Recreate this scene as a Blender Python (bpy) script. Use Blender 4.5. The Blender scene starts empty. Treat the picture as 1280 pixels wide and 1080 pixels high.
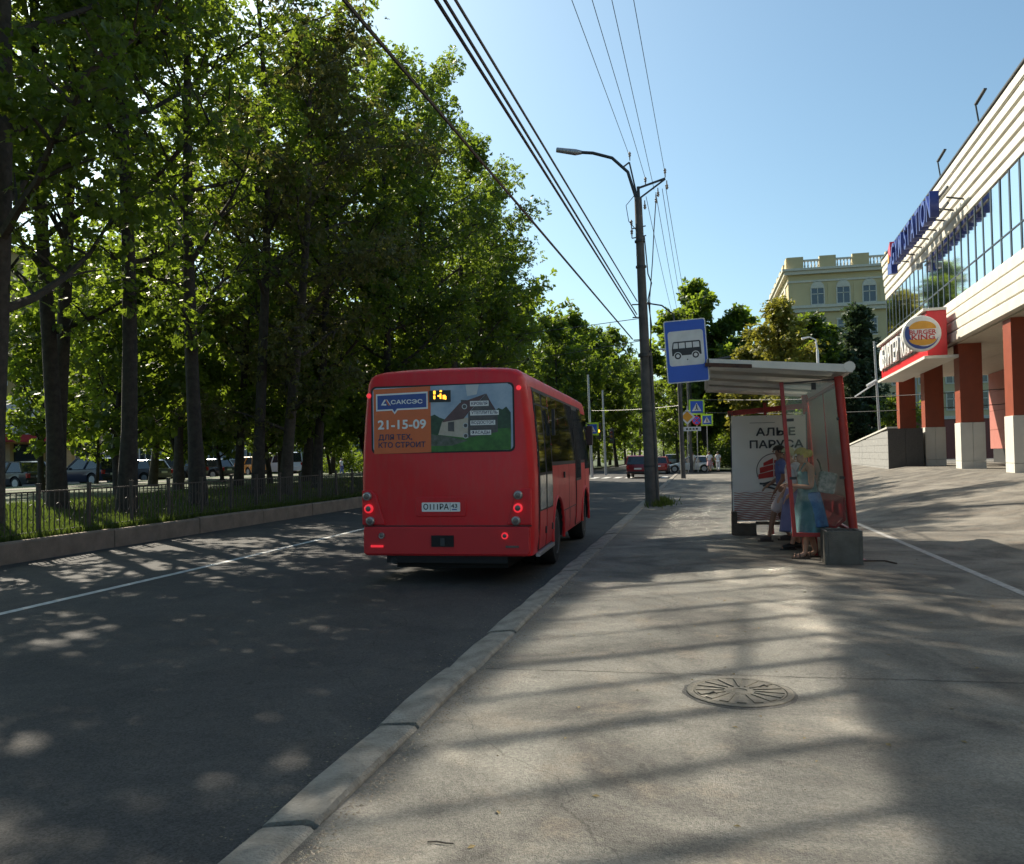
import bpy, bmesh, math, random
import numpy as np
from mathutils import Vector, Matrix, Euler

R = math.radians
scene = bpy.context.scene
COL = scene.collection
rnd = random.Random(11)

# ------------------------------------------------------------------ camera
cam_d = bpy.data.cameras.new('camera')
cam = bpy.data.objects.new('camera', cam_d); COL.objects.link(cam)
scene.camera = cam
cam_d.sensor_fit = 'HORIZONTAL'; cam_d.sensor_width = 36; cam_d.lens = 1040 / 1280 * 36
cam_d.clip_start = 0.05; cam_d.clip_end = 3000
cam.location = (0, 0, 1.6)
cam.rotation_mode = 'QUATERNION'
cam.rotation_quaternion = (Euler((R(90 + 1.65), 0, R(12.7))).to_quaternion() @ Euler((0, 0, R(-1.0))).to_quaternion())

# ------------------------------------------------------------------ light
SUN_EL = R(40)
SUN_AZ = (-0.785, 0.620)
sun_dir = Vector((SUN_AZ[0] * math.cos(SUN_EL), SUN_AZ[1] * math.cos(SUN_EL), math.sin(SUN_EL)))
world = bpy.data.worlds.new('World'); scene.world = world; world.use_nodes = True
wn = world.node_tree
sky = wn.nodes.new('ShaderNodeTexSky'); sky.sky_type = 'NISHITA'; sky.sun_disc = False
sky.sun_elevation = SUN_EL; sky.sun_rotation = math.atan2(SUN_AZ[0], SUN_AZ[1])
sky.altitude = 150; sky.air_density = 1.0; sky.dust_density = 2.0; sky.ozone_density = 1.0
bg = wn.nodes['Background']; bg.inputs['Strength'].default_value = 0.088
tint = wn.nodes.new('ShaderNodeMixRGB'); tint.blend_type = 'MULTIPLY'; tint.inputs['Fac'].default_value = 1.0
tint.inputs['Color2'].default_value = (0.83, 1.02, 1.0, 1)      # clear northern air: a touch less red over the whole sky
wn.links.new(sky.outputs['Color'], tint.inputs['Color1']); wn.links.new(tint.outputs['Color'], bg.inputs['Color'])
sun_l = bpy.data.lights.new('sun', 'SUN'); sun_l.energy = 5.0; sun_l.angle = R(0.5); sun_l.color = (1.0, 0.90, 0.74)
sun_o = bpy.data.objects.new('sun', sun_l); COL.objects.link(sun_o)
sun_o.rotation_euler = sun_dir.to_track_quat('Z', 'Y').to_euler()
scene.view_settings.view_transform = 'Standard'; scene.view_settings.look = 'None'
scene.view_settings.gamma = 1; scene.view_settings.use_curve_mapping = False
scene.view_settings.exposure = 0.95
cy = scene.cycles
cy.use_denoising = True
cy.caustics_reflective = True; cy.caustics_refractive = False
cy.blur_glossy = 0.05; cy.sample_clamp_indirect = 0.0
cy.use_guiding = True; cy.use_surface_guiding = True; cy.use_volume_guiding = False
cy.max_bounces = 8; cy.diffuse_bounces = 3; cy.glossy_bounces = 4; cy.transmission_bounces = 5; cy.transparent_max_bounces = 12

# ------------------------------------------------------------------ materials
MATS = {}
def N(nt, t, **k):
    n = nt.nodes.new(t)
    for a, b in k.items():
        if a in n.inputs: n.inputs[a].default_value = b
        else: setattr(n, a, b)
    return n

def pm(name, col, rough=0.6, col2=None, scale=6.0, bump=0.0, bscale=60.0, metal=0.0, spec=0.5, coat=0.0, emit=None, es=0.0, dirt=0.0, alpha=None):
    """procedural Principled: two colours through noise, noise relief"""
    if name in MATS: return MATS[name]
    m = bpy.data.materials.new(name); m.use_nodes = True; nt = m.node_tree
    b = nt.nodes['Principled BSDF']
    b.inputs['Roughness'].default_value = rough; b.inputs['Metallic'].default_value = metal
    b.inputs['Specular IOR Level'].default_value = spec
    b.inputs['Coat Weight'].default_value = coat; b.inputs['Coat Roughness'].default_value = 0.06
    tc = N(nt, 'ShaderNodeTexCoord')
    c1 = col; c2 = col2 or tuple(x * 0.82 for x in col)
    nz = N(nt, 'ShaderNodeTexNoise', Scale=scale, Detail=6.0, Roughness=0.62)
    nt.links.new(tc.outputs['Object'], nz.inputs['Vector'])
    rp = N(nt, 'ShaderNodeValToRGB')
    rp.color_ramp.elements[0].position = 0.33; rp.color_ramp.elements[0].color = (*c2, 1)
    rp.color_ramp.elements[1].position = 0.68; rp.color_ramp.elements[1].color = (*c1, 1)
    nt.links.new(nz.outputs['Fac'], rp.inputs['Fac'])
    nt.links.new(rp.outputs['Color'], b.inputs['Base Color'])
    if bump:
        n2 = N(nt, 'ShaderNodeTexNoise', Scale=bscale, Detail=5.0)
        nt.links.new(tc.outputs['Object'], n2.inputs['Vector'])
        bp = N(nt, 'ShaderNodeBump', Strength=bump, Distance=0.02)
        nt.links.new(n2.outputs['Fac'], bp.inputs['Height']); nt.links.new(bp.outputs['Normal'], b.inputs['Normal'])
    if emit:
        b.inputs['Emission Color'].default_value = (*emit, 1); b.inputs['Emission Strength'].default_value = es
    MATS[name] = m
    return m

def asphalt(name, base, pale, warm, crack=0.6, agg=0.5, rough=0.85):
    m = bpy.data.materials.new(name); m.use_nodes = True; nt = m.node_tree; L = nt.links.new
    b = nt.nodes['Principled BSDF']; b.inputs['Roughness'].default_value = rough; b.inputs['Specular IOR Level'].default_value = 0.35
    tc = N(nt, 'ShaderNodeTexCoord')
    big = N(nt, 'ShaderNodeTexNoise', Scale=0.7, Detail=7.0, Roughness=0.62, Distortion=1.1); L(tc.outputs['Object'], big.inputs['Vector'])  # asphalt mottling, distorted so its colour also imitates wavy reflected light
    r1 = N(nt, 'ShaderNodeValToRGB'); e = r1.color_ramp.elements
    e[0].position = 0.36; e[0].color = (*base, 1); e[1].position = 0.66; e[1].color = (*pale, 1)
    L(big.outputs['Fac'], r1.inputs['Fac'])
    md = N(nt, 'ShaderNodeTexNoise', Scale=2.3, Detail=6.0, Roughness=0.7); L(tc.outputs['Object'], md.inputs['Vector'])
    r2 = N(nt, 'ShaderNodeValToRGB'); r2.color_ramp.elements[0].position = 0.52; r2.color_ramp.elements[1].position = 0.72
    L(md.outputs['Fac'], r2.inputs['Fac'])
    mx = N(nt, 'ShaderNodeMixRGB'); mx.inputs['Color2'].default_value = (*warm, 1)
    mul = N(nt, 'ShaderNodeMath', operation='MULTIPLY'); mul.inputs[1].default_value = 0.55
    L(r2.outputs['Color'], mul.inputs[0]); L(mul.outputs[0], mx.inputs['Fac']); L(r1.outputs['Color'], mx.inputs['Color1'])
    # aggregate speckle
    vo = N(nt, 'ShaderNodeTexVoronoi', Scale=95.0); L(tc.outputs['Object'], vo.inputs['Vector'])
    r3 = N(nt, 'ShaderNodeMapRange'); r3.inputs['From Min'].default_value = 0; r3.inputs['From Max'].default_value = 1
    r3.inputs['To Min'].default_value = 1 - 0.35 * agg; r3.inputs['To Max'].default_value = 1 + 0.45 * agg
    sep = N(nt, 'ShaderNodeSeparateColor'); L(vo.outputs['Color'], sep.inputs['Color']); L(sep.outputs[0], r3.inputs['Value'])
    m2 = N(nt, 'ShaderNodeMixRGB', blend_type='MULTIPLY'); m2.inputs['Fac'].default_value = 1
    L(mx.outputs['Color'], m2.inputs['Color1']); L(r3.outputs['Result'], m2.inputs['Color2'])
    # cracks
    dn = N(nt, 'ShaderNodeTexNoise', Scale=1.1, Detail=5.0); L(tc.outputs['Object'], dn.inputs['Vector'])
    av = N(nt, 'ShaderNodeMixRGB', blend_type='ADD'); av.inputs['Fac'].default_value = 0.8
    L(tc.outputs['Object'], av.inputs['Color1']); L(dn.outputs['Color'], av.inputs['Color2'])
    vc = N(nt, 'ShaderNodeTexVoronoi', feature='DISTANCE_TO_EDGE', Scale=0.23); L(av.outputs['Color'], vc.inputs['Vector'])
    cr = N(nt, 'ShaderNodeMapRange'); cr.inputs['From Min'].default_value = 0.0; cr.inputs['From Max'].default_value = 0.0016
    cr.inputs['To Min'].default_value = 1 - crack; cr.inputs['To Max'].default_value = 1
    L(vc.outputs['Distance'], cr.inputs['Value'])
    m3 = N(nt, 'ShaderNodeMixRGB', blend_type='MULTIPLY'); m3.inputs['Fac'].default_value = 1
    L(m2.outputs['Color'], m3.inputs['Color1']); L(cr.outputs['Result'], m3.inputs['Color2'])
    # dark small stains
    st = N(nt, 'ShaderNodeTexNoise', Scale=7.0, Detail=3.0); L(tc.outputs['Object'], st.inputs['Vector'])
    sr = N(nt, 'ShaderNodeMapRange'); sr.inputs['From Min'].default_value = 0.66; sr.inputs['From Max'].default_value = 0.78
    sr.inputs['To Min'].default_value = 1; sr.inputs['To Max'].default_value = 0.62
    L(st.outputs['Fac'], sr.inputs['Value'])
    m4 = N(nt, 'ShaderNodeMixRGB', blend_type='MULTIPLY'); m4.inputs['Fac'].default_value = 1
    L(m3.outputs['Color'], m4.inputs['Color1']); L(sr.outputs['Result'], m4.inputs['Color2'])
    L(m4.outputs['Color'], b.inputs['Base Color'])
    n2 = N(nt, 'ShaderNodeTexNoise', Scale=140.0, Detail=4.0); L(tc.outputs['Object'], n2.inputs['Vector'])
    bp = N(nt, 'ShaderNodeBump', Strength=0.6, Distance=0.012); L(n2.outputs['Fac'], bp.inputs['Height'])
    bp2 = N(nt, 'ShaderNodeBump', Strength=0.4, Distance=0.06); L(md.outputs['Fac'], bp2.inputs['Height']); L(bp.outputs['Normal'], bp2.inputs['Normal'])
    L(bp2.outputs['Normal'], b.inputs['Normal'])
    return m

def leafmat(name, c1, c2, trans, tmix=0.42):
    m = bpy.data.materials.new(name); m.use_nodes = True; nt = m.node_tree; L = nt.links.new
    b = nt.nodes['Principled BSDF']; b.inputs['Roughness'].default_value = 0.5; b.inputs['Specular IOR Level'].default_value = 0.28
    out = nt.nodes['Material Output']
    geo = N(nt, 'ShaderNodeNewGeometry'); tc = N(nt, 'ShaderNodeTexCoord')
    nz = N(nt, 'ShaderNodeTexNoise', Scale=0.5, Detail=2.0); L(tc.outputs['Object'], nz.inputs['Vector'])
    ad = N(nt, 'ShaderNodeMath', operation='ADD'); L(geo.outputs['Random Per Island'], ad.inputs[0]); L(nz.outputs['Fac'], ad.inputs[1])
    hf = N(nt, 'ShaderNodeMath', operation='MULTIPLY'); hf.inputs[1].default_value = 0.5; L(ad.outputs[0], hf.inputs[0])
    rp = N(nt, 'ShaderNodeValToRGB'); e = rp.color_ramp.elements
    e[0].position = 0.25; e[0].color = (*c1, 1); e[1].position = 0.75; e[1].color = (*c2, 1)
    L(hf.outputs[0], rp.inputs['Fac']); L(rp.outputs['Color'], b.inputs['Base Color'])
    tr = N(nt, 'ShaderNodeBsdfTranslucent'); tr.inputs['Color'].default_value = (*trans, 1)
    mx = N(nt, 'ShaderNodeMixShader'); mx.inputs['Fac'].default_value = tmix
    L(b.outputs[0], mx.inputs[1]); L(tr.outputs[0], mx.inputs[2]); L(mx.outputs[0], out.inputs['Surface'])
    return m

def glassmat(name, tint=(0.9, 0.95, 0.95), alpha=0.25, rough=0.03):
    """thin clear glass: transparent with a glossy coat by fresnel and a little dust"""
    m = bpy.data.materials.new(name); m.use_nodes = True; nt = m.node_tree; L = nt.links.new
    out = nt.nodes['Material Output']; nt.nodes.remove(nt.nodes['Principled BSDF'])
    t = N(nt, 'ShaderNodeBsdfTransparent'); t.inputs['Color'].default_value = (*tint, 1)
    g = N(nt, 'ShaderNodeBsdfGlossy'); g.inputs['Roughness'].default_value = rough
    d = N(nt, 'ShaderNodeBsdfDiffuse'); d.inputs['Color'].default_value = (0.5, 0.5, 0.47, 1)
    fr = N(nt, 'ShaderNodeFresnel', IOR=1.45)
    m1 = N(nt, 'ShaderNodeMixShader'); L(fr.outputs[0], m1.inputs['Fac']); L(t.outputs[0], m1.inputs[1]); L(g.outputs[0], m1.inputs[2])
    m2 = N(nt, 'ShaderNodeMixShader'); L(m1.outputs[0], m2.inputs[1]); L(d.outputs[0], m2.inputs[2])
    tc = N(nt, 'ShaderNodeTexCoord'); nz = N(nt, 'ShaderNodeTexNoise', Scale=3.0, Detail=6.0); L(tc.outputs['Object'], nz.inputs['Vector'])
    mr = N(nt, 'ShaderNodeMapRange'); mr.inputs['To Min'].default_value = 0.0; mr.inputs['To Max'].default_value = alpha; mr.inputs['From Min'].default_value = 0.3; mr.inputs['From Max'].default_value = 0.75
    L(nz.outputs['Fac'], mr.inputs['Value']); L(mr.outputs[0], m2.inputs['Fac'])
    L(m2.outputs[0], out.inputs['Surface'])
    return m

# ------------------------------------------------------------------ mesh builder
class MB:
    def __init__(s): s.v = []; s.f = []; s.m = []
    def add(s, vs, fs, mi=0):
        o = len(s.v); s.v += [tuple(v) for v in vs]
        for f in fs: s.f.append(tuple(i + o for i in f)); s.m.append(mi)
        return s
    def box(s, a, b, mi=0, M=None):
        x0, x1 = sorted((a[0], b[0])); y0, y1 = sorted((a[1], b[1])); z0, z1 = sorted((a[2], b[2]))
        vs = [(x0,y0,z0),(x1,y0,z0),(x1,y1,z0),(x0,y1,z0),(x0,y0,z1),(x1,y0,z1),(x1,y1,z1),(x0,y1,z1)]
        if M is not None: vs = [M @ Vector(v) for v in vs]
        return s.add(vs, [(0,3,2,1),(4,5,6,7),(0,1,5,4),(1,2,6,5),(2,3,7,6),(3,0,4,7)], mi)
    def bar(s, p, q, w, h=None, mi=0):
        p, q = Vector(p), Vector(q); d = q - p; L = d.length
        M = Matrix.Translation(p) @ d.to_track_quat('Z', 'Y').to_matrix().to_4x4()
        h = h or w
        return s.box((-w/2, -h/2, 0), (w/2, h/2, L), mi, M)
    def tube(s, pts, rad, n=8, mi=0, cap=True):
        pts = [Vector(p) for p in pts]
        if not hasattr(rad, '__len__'): rad = [rad] * len(pts)
        rings = []; up = None
        for i, p in enumerate(pts):
            t = (pts[min(i+1, len(pts)-1)] - pts[max(i-1, 0)]).normalized()
            if up is None:
                up = t.orthogonal().normalized()
            up = (up - t * up.dot(t)); up = up.normalized() if up.length > 1e-6 else t.orthogonal().normalized()
            w = t.cross(up)
            rings.append([p + (up * math.cos(2*math.pi*k/n) + w * math.sin(2*math.pi*k/n)) * rad[i] for k in range(n)])
        vs = [v for r in rings for v in r]; fs = []
        for i in range(len(pts) - 1):
            for k in range(n):
                a = i*n + k; b = i*n + (k+1) % n
                fs.append((a, b, b + n, a + n))
        if cap:
            fs.append(tuple(range(n-1, -1, -1))); fs.append(tuple(range((len(pts)-1)*n, len(pts)*n)))
        return s.add(vs, fs, mi)
    def cyl(s, c, r, h, n=20, axis='z', mi=0, r2=None):
        d = {'x': Vector((1,0,0)), 'y': Vector((0,1,0)), 'z': Vector((0,0,1))}[axis]
        return s.tube([Vector(c), Vector(c) + d * h], [r, r2 if r2 is not None else r], n, mi)
    def lathe(s, prof, n=20, c=(0,0,0), axis='z', mi=0):
        vs = []
        for r, z in prof:
            for k in range(n):
                a = 2*math.pi*k/n; x, y = r*math.cos(a), r*math.sin(a)
                p = {'z': (x,y,z), 'y': (x,z,y), 'x': (z,x,y)}[axis]
                vs.append((p[0]+c[0], p[1]+c[1], p[2]+c[2]))
        fs = []
        for i in range(len(prof)-1):
            for k in range(n):
                a = i*n+k; b = i*n+(k+1) % n
                fs.append((a, b, b+n, a+n))
        fs.append(tuple(range(n-1,-1,-1))); fs.append(tuple(range((len(prof)-1)*n, len(prof)*n)))
        return s.add(vs, fs, mi)
    def prism(s, poly, plane, a, b, mi=0):
        def P(u, w, t): return {'xz': (u, t, w), 'yz': (t, u, w), 'xy': (u, w, t)}[plane]
        n = len(poly)
        vs = [P(u, w, a) for u, w in poly] + [P(u, w, b) for u, w in poly]
        fs = [tuple(range(n-1,-1,-1)), tuple(range(n, 2*n))] + [(i, (i+1) % n, n+(i+1) % n, n+i) for i in range(n)]
        return s.add(vs, fs, mi)
    def flat(s, poly, plane, t, mi=0):
        def P(u, w): return {'xz': (u, t, w), 'yz': (t, u, w), 'xy': (u, w, t)}[plane]
        return s.add([P(u, w) for u, w in poly], [tuple(range(len(poly)))], mi)
    def mesh(s, name, mats, smooth=0):
        me = bpy.data.meshes.new(name); me.from_pydata(s.v, [], s.f)
        for m in (mats if isinstance(mats, (list, tuple)) else [mats]): me.materials.append(m)
        if any(s.m): me.polygons.foreach_set('material_index', s.m)
        bm = bmesh.new(); bm.from_mesh(me); bmesh.ops.recalc_face_normals(bm, faces=bm.faces); bm.to_mesh(me); bm.free()
        if smooth: shade(me, smooth)
        return me
    def build(s, name, mats, parent=None, loc=(0,0,0), rot=None, smooth=0, bevel=0):
        return link(name, s.mesh(name, mats, smooth), parent, loc, rot, bevel)

def shade(me, ang):
    me.polygons.foreach_set('use_smooth', [True] * len(me.polygons))
    me.set_sharp_from_angle(angle=R(ang))

def link(name, me, parent=None, loc=(0,0,0), rot=None, bevel=0):
    o = bpy.data.objects.new(name, me); COL.objects.link(o)
    o.parent = parent; o.location = loc
    if rot: o.rotation_euler = rot
    if bevel:
        bv = o.modifiers.new('bevel', 'BEVEL'); bv.width = bevel; bv.segments = 2; bv.limit_method = 'ANGLE'; bv.angle_limit = R(40)
    return o

def tag(o, label=None, cat=None, group=None, kind=None):
    if label: o['label'] = label
    if cat: o['category'] = cat
    if group: o['group'] = group
    if kind: o['kind'] = kind
    return o

def thing(name, label, cat, loc=(0,0,0), rz=0.0, group=None):
    o = bpy.data.objects.new(name, None); COL.objects.link(o); o.empty_display_size = 0.2
    o.location = loc; o.rotation_euler = (0, 0, rz)
    return tag(o, label, cat, group)

def struct(o): return tag(o, kind='structure')
def copy_tree(o, parent=None):
    c = o.copy(); COL.objects.link(c); c.parent = parent
    for ch in list(o.children): copy_tree(ch, c)
    return c

def text_geo(body, size, ext=0.0, bold=0.0, plane='xz', spacing=1.0, align='LEFT', width=None):
    """lettering as mesh data: xz plane facing -y (or the plane asked for)"""
    cu = bpy.data.curves.new('lettering', 'FONT'); cu.body = body; cu.size = size; cu.extrude = ext; cu.offset = bold if ext else 0.0
    cu.space_character = spacing; cu.align_x = align; cu.resolution_u = 4
    o = bpy.data.objects.new('lettering', cu); me = bpy.data.meshes.new_from_object(o)
    bpy.data.objects.remove(o)
    n = len(me.vertices); co = np.zeros(n*3); me.vertices.foreach_get('co', co); co = co.reshape(-1, 3)
    if width and n: co[:, 0] *= width / max(1e-6, co[:, 0].max() - co[:, 0].min())
    if align == 'LEFT' and n: co[:, 0] -= co[:, 0].min()
    if plane == 'xz': co = np.stack([co[:,0], -co[:,2], co[:,1]], 1)
    me.vertices.foreach_set('co', co.ravel()); me.update()
    if bold and not ext:      # heavier strokes: the outline repeated with small shifts, each a hair further out
        bm = bmesh.new(); bm.from_mesh(me); out = bmesh.new()
        for q, (dx, dz) in enumerate(((0,0),(bold,0),(-bold,0),(0,bold),(0,-bold),(bold*.7,bold*.7),(-bold*.7,-bold*.7),(bold*.7,-bold*.7),(-bold*.7,bold*.7))):
            t2 = me.copy(); t2.transform(Matrix.Translation((dx, -.0002*q, dz) if plane == 'xz' else (dx, dz, .0002*q))); out.from_mesh(t2); bpy.data.meshes.remove(t2)
        out.to_mesh(me); out.free(); bm.free()
    return me
def text(body, size, mat, parent, loc, name='lettering', rot=None, **k):
    me = text_geo(body, size, **k); me.materials.clear(); me.materials.append(mat)
    return link(name, me, parent, loc, rot)

def rrect(x0, z0, x1, z1, r, n=4):
    out = []
    for cx, cz, a0 in ((x1-r, z1-r, 0), (x0+r, z1-r, 90), (x0+r, z0+r, 180), (x1-r, z0+r, 270)):
        for k in range(n+1):
            a = R(a0 + 90*k/n); out.append((cx + r*math.cos(a), cz + r*math.sin(a)))
    return out
def disc(cx, cz, r, n=20, sx=1.0): return [(cx + sx*r*math.cos(2*math.pi*k/n), cz + r*math.sin(2*math.pi*k/n)) for k in range(n)]

# common materials
M_road = asphalt('road_asphalt', (0.042,0.041,0.041), (0.07,0.067,0.063), (0.09,0.078,0.064), crack=0.4, agg=0.95)
M_walk = asphalt('pavement_asphalt', (0.078,0.071,0.062), (0.215,0.198,0.168), (0.225,0.18,0.135), crack=0.4, agg=0.6)
M_conc = pm('kerb_concrete', (0.31,0.285,0.245), 0.88, (0.15,0.135,0.112), 5.0, 0.9, 60)
M_conc2 = pm('edging_concrete', (0.25,0.195,0.15), 0.88, (0.16,0.125,0.095), 3.0, 0.5, 60)
M_paint = pm('road_paint', (0.62,0.62,0.6), 0.7, (0.35,0.35,0.34), 9.0, 0.1, 60)
M_wornpaint = pm('worn_paint', (0.42,0.41,0.39), 0.8, (0.2,0.19,0.175), 14.0, 0.1, 60)
M_grass = pm('lawn_green', (0.055,0.085,0.022), 0.9, (0.035,0.05,0.018), 2.0, 0.6, 40)
M_blade = leafmat('grass_blades', (0.03,0.055,0.012), (0.065,0.09,0.022), (0.14,0.2,0.03), 0.35)
M_black = pm('black_plastic', (0.018,0.018,0.02), 0.45)
M_rubber = pm('tyre_rubber', (0.02,0.02,0.02), 0.8)
M_iron = pm('fence_iron', (0.075,0.055,0.04), 0.6, (0.04,0.03,0.025), 20, 0.2, 80)
M_white = pm('white_print', (0.78,0.78,0.77), 0.5, (0.74,0.74,0.73))
M_steel = pm('galvanised_steel', (0.42,0.43,0.44), 0.45, (0.33,0.34,0.35), 12, metal=0.6)
M_dsteel = pm('dark_steel', (0.05,0.055,0.06), 0.5, metal=0.3)
M_pole = pm('pole_concrete', (0.115,0.113,0.11), 0.85, (0.065,0.064,0.063), 3.0, 0.5, 50)
M_bark = pm('tree_bark', (0.05,0.042,0.034), 0.95, (0.022,0.018,0.015), 7, 1.0, 22)
M_bark2 = pm('pale_bark', (0.08,0.066,0.052), 0.95, (0.04,0.033,0.026), 7, 1.0, 22)

# ================================================================== SETTING
def sheet(name, xs, ys, zf, mat):
    vs = [(x, y, zf(x, y)) for y in ys for x in xs]; nx = len(xs)
    fs = [(j*nx+i, j*nx+i+1, (j+1)*nx+i+1, (j+1)*nx+i) for j in range(len(ys)-1) for i in range(nx-1)]
    o = MB().add(vs, fs).build(name, mat, smooth=60)
    return struct(o)
sheet('ground', [-600, 600], [-300, 900], lambda x, y: -0.32, pm('distant_ground', (0.09,0.095,0.06), 0.95, (0.06,0.065,0.04), 0.05))
road = sheet('road', [-11.83, -1.94], [-25, 20, 64, 79, 220], lambda x, y: -0.14, M_road)
sheet('cross_street', [-70, -11.83], [64.0, 78.6], lambda x, y: -0.14, M_road)
sheet('cross_street', [-1.94, 70], [64.0, 78.6], lambda x, y: -0.14, M_road)
def walk_z(x, y):
    sy = min(1.0, max(0.0, (y - 9.0) / 15.0)); sy = sy*sy*(3-2*sy)
    return 0.86 * sy * min(1.0, max(0.0, (x - 3.6) / 4.9))
sheet('pavement', [-1.66, 0, 1.5, 3, 3.6, 4.2, 5, 6, 7, 7.6, 8.1, 8.5, 12, 40], list(range(-25, 9, 4)) + list(range(9, 27)) + list(range(28, 64, 4)) + [64], walk_z, M_walk)
def lawn_z(x, y): return 0.22 if x > -12.2 else (0.22 + min(1, (-12.2 - x) / 4) * 0.3)
sheet('lawn', [-33, -24, -18, -16, -14, -13, -12.2, -11.98], list(range(-25, 65, 6)), lawn_z, M_grass)
sheet('parking_lot', [-60, -33.02], [-25, 64], lambda x, y: 0.3, M_walk)
sheet('far_lawn', [-1.66, 2, 60], [78.65, 130, 220], lambda x, y: 0.0, M_grass)
sheet('far_lawn', [-60, -30, -11.85], [78.65, 130, 220], lambda x, y: 0.0, M_grass)

# painted markings lie on the road: parts of it
def strip(name, parent, pts, w, z, mat):
    m = MB(); vs = []
    for i, p in enumerate(pts):
        vs += [(p[0]-w/2, p[1], z), (p[0]+w/2, p[1], z)]
    m.add(vs, [(2*i, 2*i+1, 2*i+3, 2*i+2) for i in range(len(pts)-1)])
    return m.build(name, mat, parent)
strip('edge_line', road, [(-8.0 - 0.02*max(0, y-12), y) for y in range(-20, 60, 4)], 0.13, -0.135, M_paint)
for k in range(11):
    MB().box((-11.3 + k*0.85, 60.2, -0.139), (-10.85 + k*0.85, 63.6, -0.135)).build('crossing_stripe', M_paint, road)
pav = bpy.data.objects['pavement']
strip('parking_line', pav, [(3.42 - 0.012*(y-9), y) for y in range(2, 34, 4)], 0.11, 0.004, M_wornpaint)

# ---- kerb: single stones with recessed joints, dirt on the pavement side
kerb = bpy.data.objects.new('kerb', None); COL.objects.link(kerb); struct(kerb)
def kerb_stone_mesh(L, sd):
    r = random.Random(sd); m = MB(); ns = 5
    ns = 3; prof = [(-0.305, -0.16), (-0.298, -0.045), (-0.282, -0.003), (-0.25, 0.022), (-0.07, 0.042), (-0.03, 0.036), (-0.012, 0.018), (0.0, -0.16)]
    vs = []
    for j in range(ns + 1):
        y = L * j / ns; e = 0.016 if j in (0, ns) else 0
        for k, (x, z) in enumerate(prof):
            jx = r.uniform(-.004, .004) if 0 < k < 7 else 0
            vs.append((x*(1 - e*0.5) + jx - e*0.1, y + (r.uniform(-.008, .008) if j in (0, ns) else 0), z - (e if 0 < k < 7 else 0) + (r.uniform(-.004, .004) if 0 < k < 7 else 0)))
    n = len(prof); fs = []
    for j in range(ns):
        for k in range(n - 1): fs.append((j*n+k, j*n+k+1, (j+1)*n+k+1, (j+1)*n+k))
    fs += [tuple(range(n)), tuple(range(ns*n + n - 1, ns*n - 1, -1))]
    return m.add(vs, fs).mesh('kerb_stone', M_conc, 24)
kmesh = [kerb_stone_mesh(1.303, i) for i in range(5)]
y = -4.62; i = 0
while y < 64:
    dx = -0.012 * max(0, y - 9) if y < 20 else -0.13 + 0.006 * (y - 20)
    o = link('kerb_stone', kmesh[i % 5], kerb, (-1.645 + rnd.uniform(-.006, .006) + 0.0*dx, y, rnd.uniform(-.010, .006)), (rnd.uniform(-.003, .003), rnd.uniform(-.012, .012), rnd.uniform(-.004, .004)))
    y += 1.335; i += 1
# a bigger joint and loose grit between kerb and pavement
def scatter_grit(n, sd, f, smin, smax, mat, name):
    r = random.Random(sd); m = MB()
    for _ in range(n):
        x, y, z = f(r); s = r.uniform(smin, smax) * r.choice((0.6, 1, 1, 1.5)); a = r.uniform(0, 6.3)
        M = Matrix.Translation((x, y, z)) @ Matrix.Rotation(a, 4, 'Z') @ Matrix.Diagonal((s, s*r.uniform(.5, .9), s*r.uniform(.3, .6), 1))
        vs = [M @ Vector(v) for v in ((1,0,0),(0,1,0),(-1,0,0),(0,-1,0),(0,0,1))]
        m.add(vs, [(0,1,4),(1,2,4),(2,3,4),(3,0,4)])
    return tag(m.build(name, mat), 'loose sand and grit along the pavement edge' if name == 'grit' else None, 'grit', kind='stuff')
def gritpos(r):
    y = 2.2 + 20 * r.random()**2
    return (-1.63 + abs(r.gauss(0, 0.055)), y, 0.0)
scatter_grit(2600, 3, gritpos, 0.004, 0.011, pm('sand_grit', (0.3,0.26,0.2), 0.95, (0.16,0.13,0.1), 40), 'grit')
def litterpos(r): return (r.uniform(-1.5, 3.3), 2.6 + 12*r.random(), 0.0)
o = scatter_grit(200, 4, litterpos, 0.003, 0.008, pm('dark_crumbs', (0.07,0.055,0.04), 0.95, (0.25,0.22,0.15), 30), 'gravel')
o['label'] = 'scattered crumbs and tiny stones on the pavement'
def roadpos(r): return (-2.02 - abs(r.gauss(0, 0.16)), 1.0 + 22*r.random()**1.6, -0.14)
o = scatter_grit(1200, 5, roadpos, 0.004, 0.011, MATS['dark_crumbs'], 'gutter_grit')
o['label'] = 'dark dirt and leaf crumbs in the gutter'
t = MB().tube([(-1.14,3.33,0.006),(-1.10,3.335,0.009),(-1.06,3.33,0.008),(-1.03,3.34,0.005)], [0.003,0.004,0.0035,0.002], 6).build('twig', M_bark)
tag(t, 'short brown twig lying on the pavement near the kerb', 'twig')

ck = random.Random(5); m = MB(); vs = []; x = -1.62
while x < 3.3:
    y_ = 6.12 + .05*(x+1.6) + ck.uniform(-.012,.012); w_ = ck.uniform(.002,.006)
    vs += [(x, y_-w_, .002), (x, y_+w_, .002)]; x += ck.uniform(.04,.10)
m.add(vs, [(2*k,2*k+2,2*k+3,2*k+1) for k in range(len(vs)//2-1)]).build('crack', pm('crack_dark', (.035,.03,.025), .95), pav)
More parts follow.
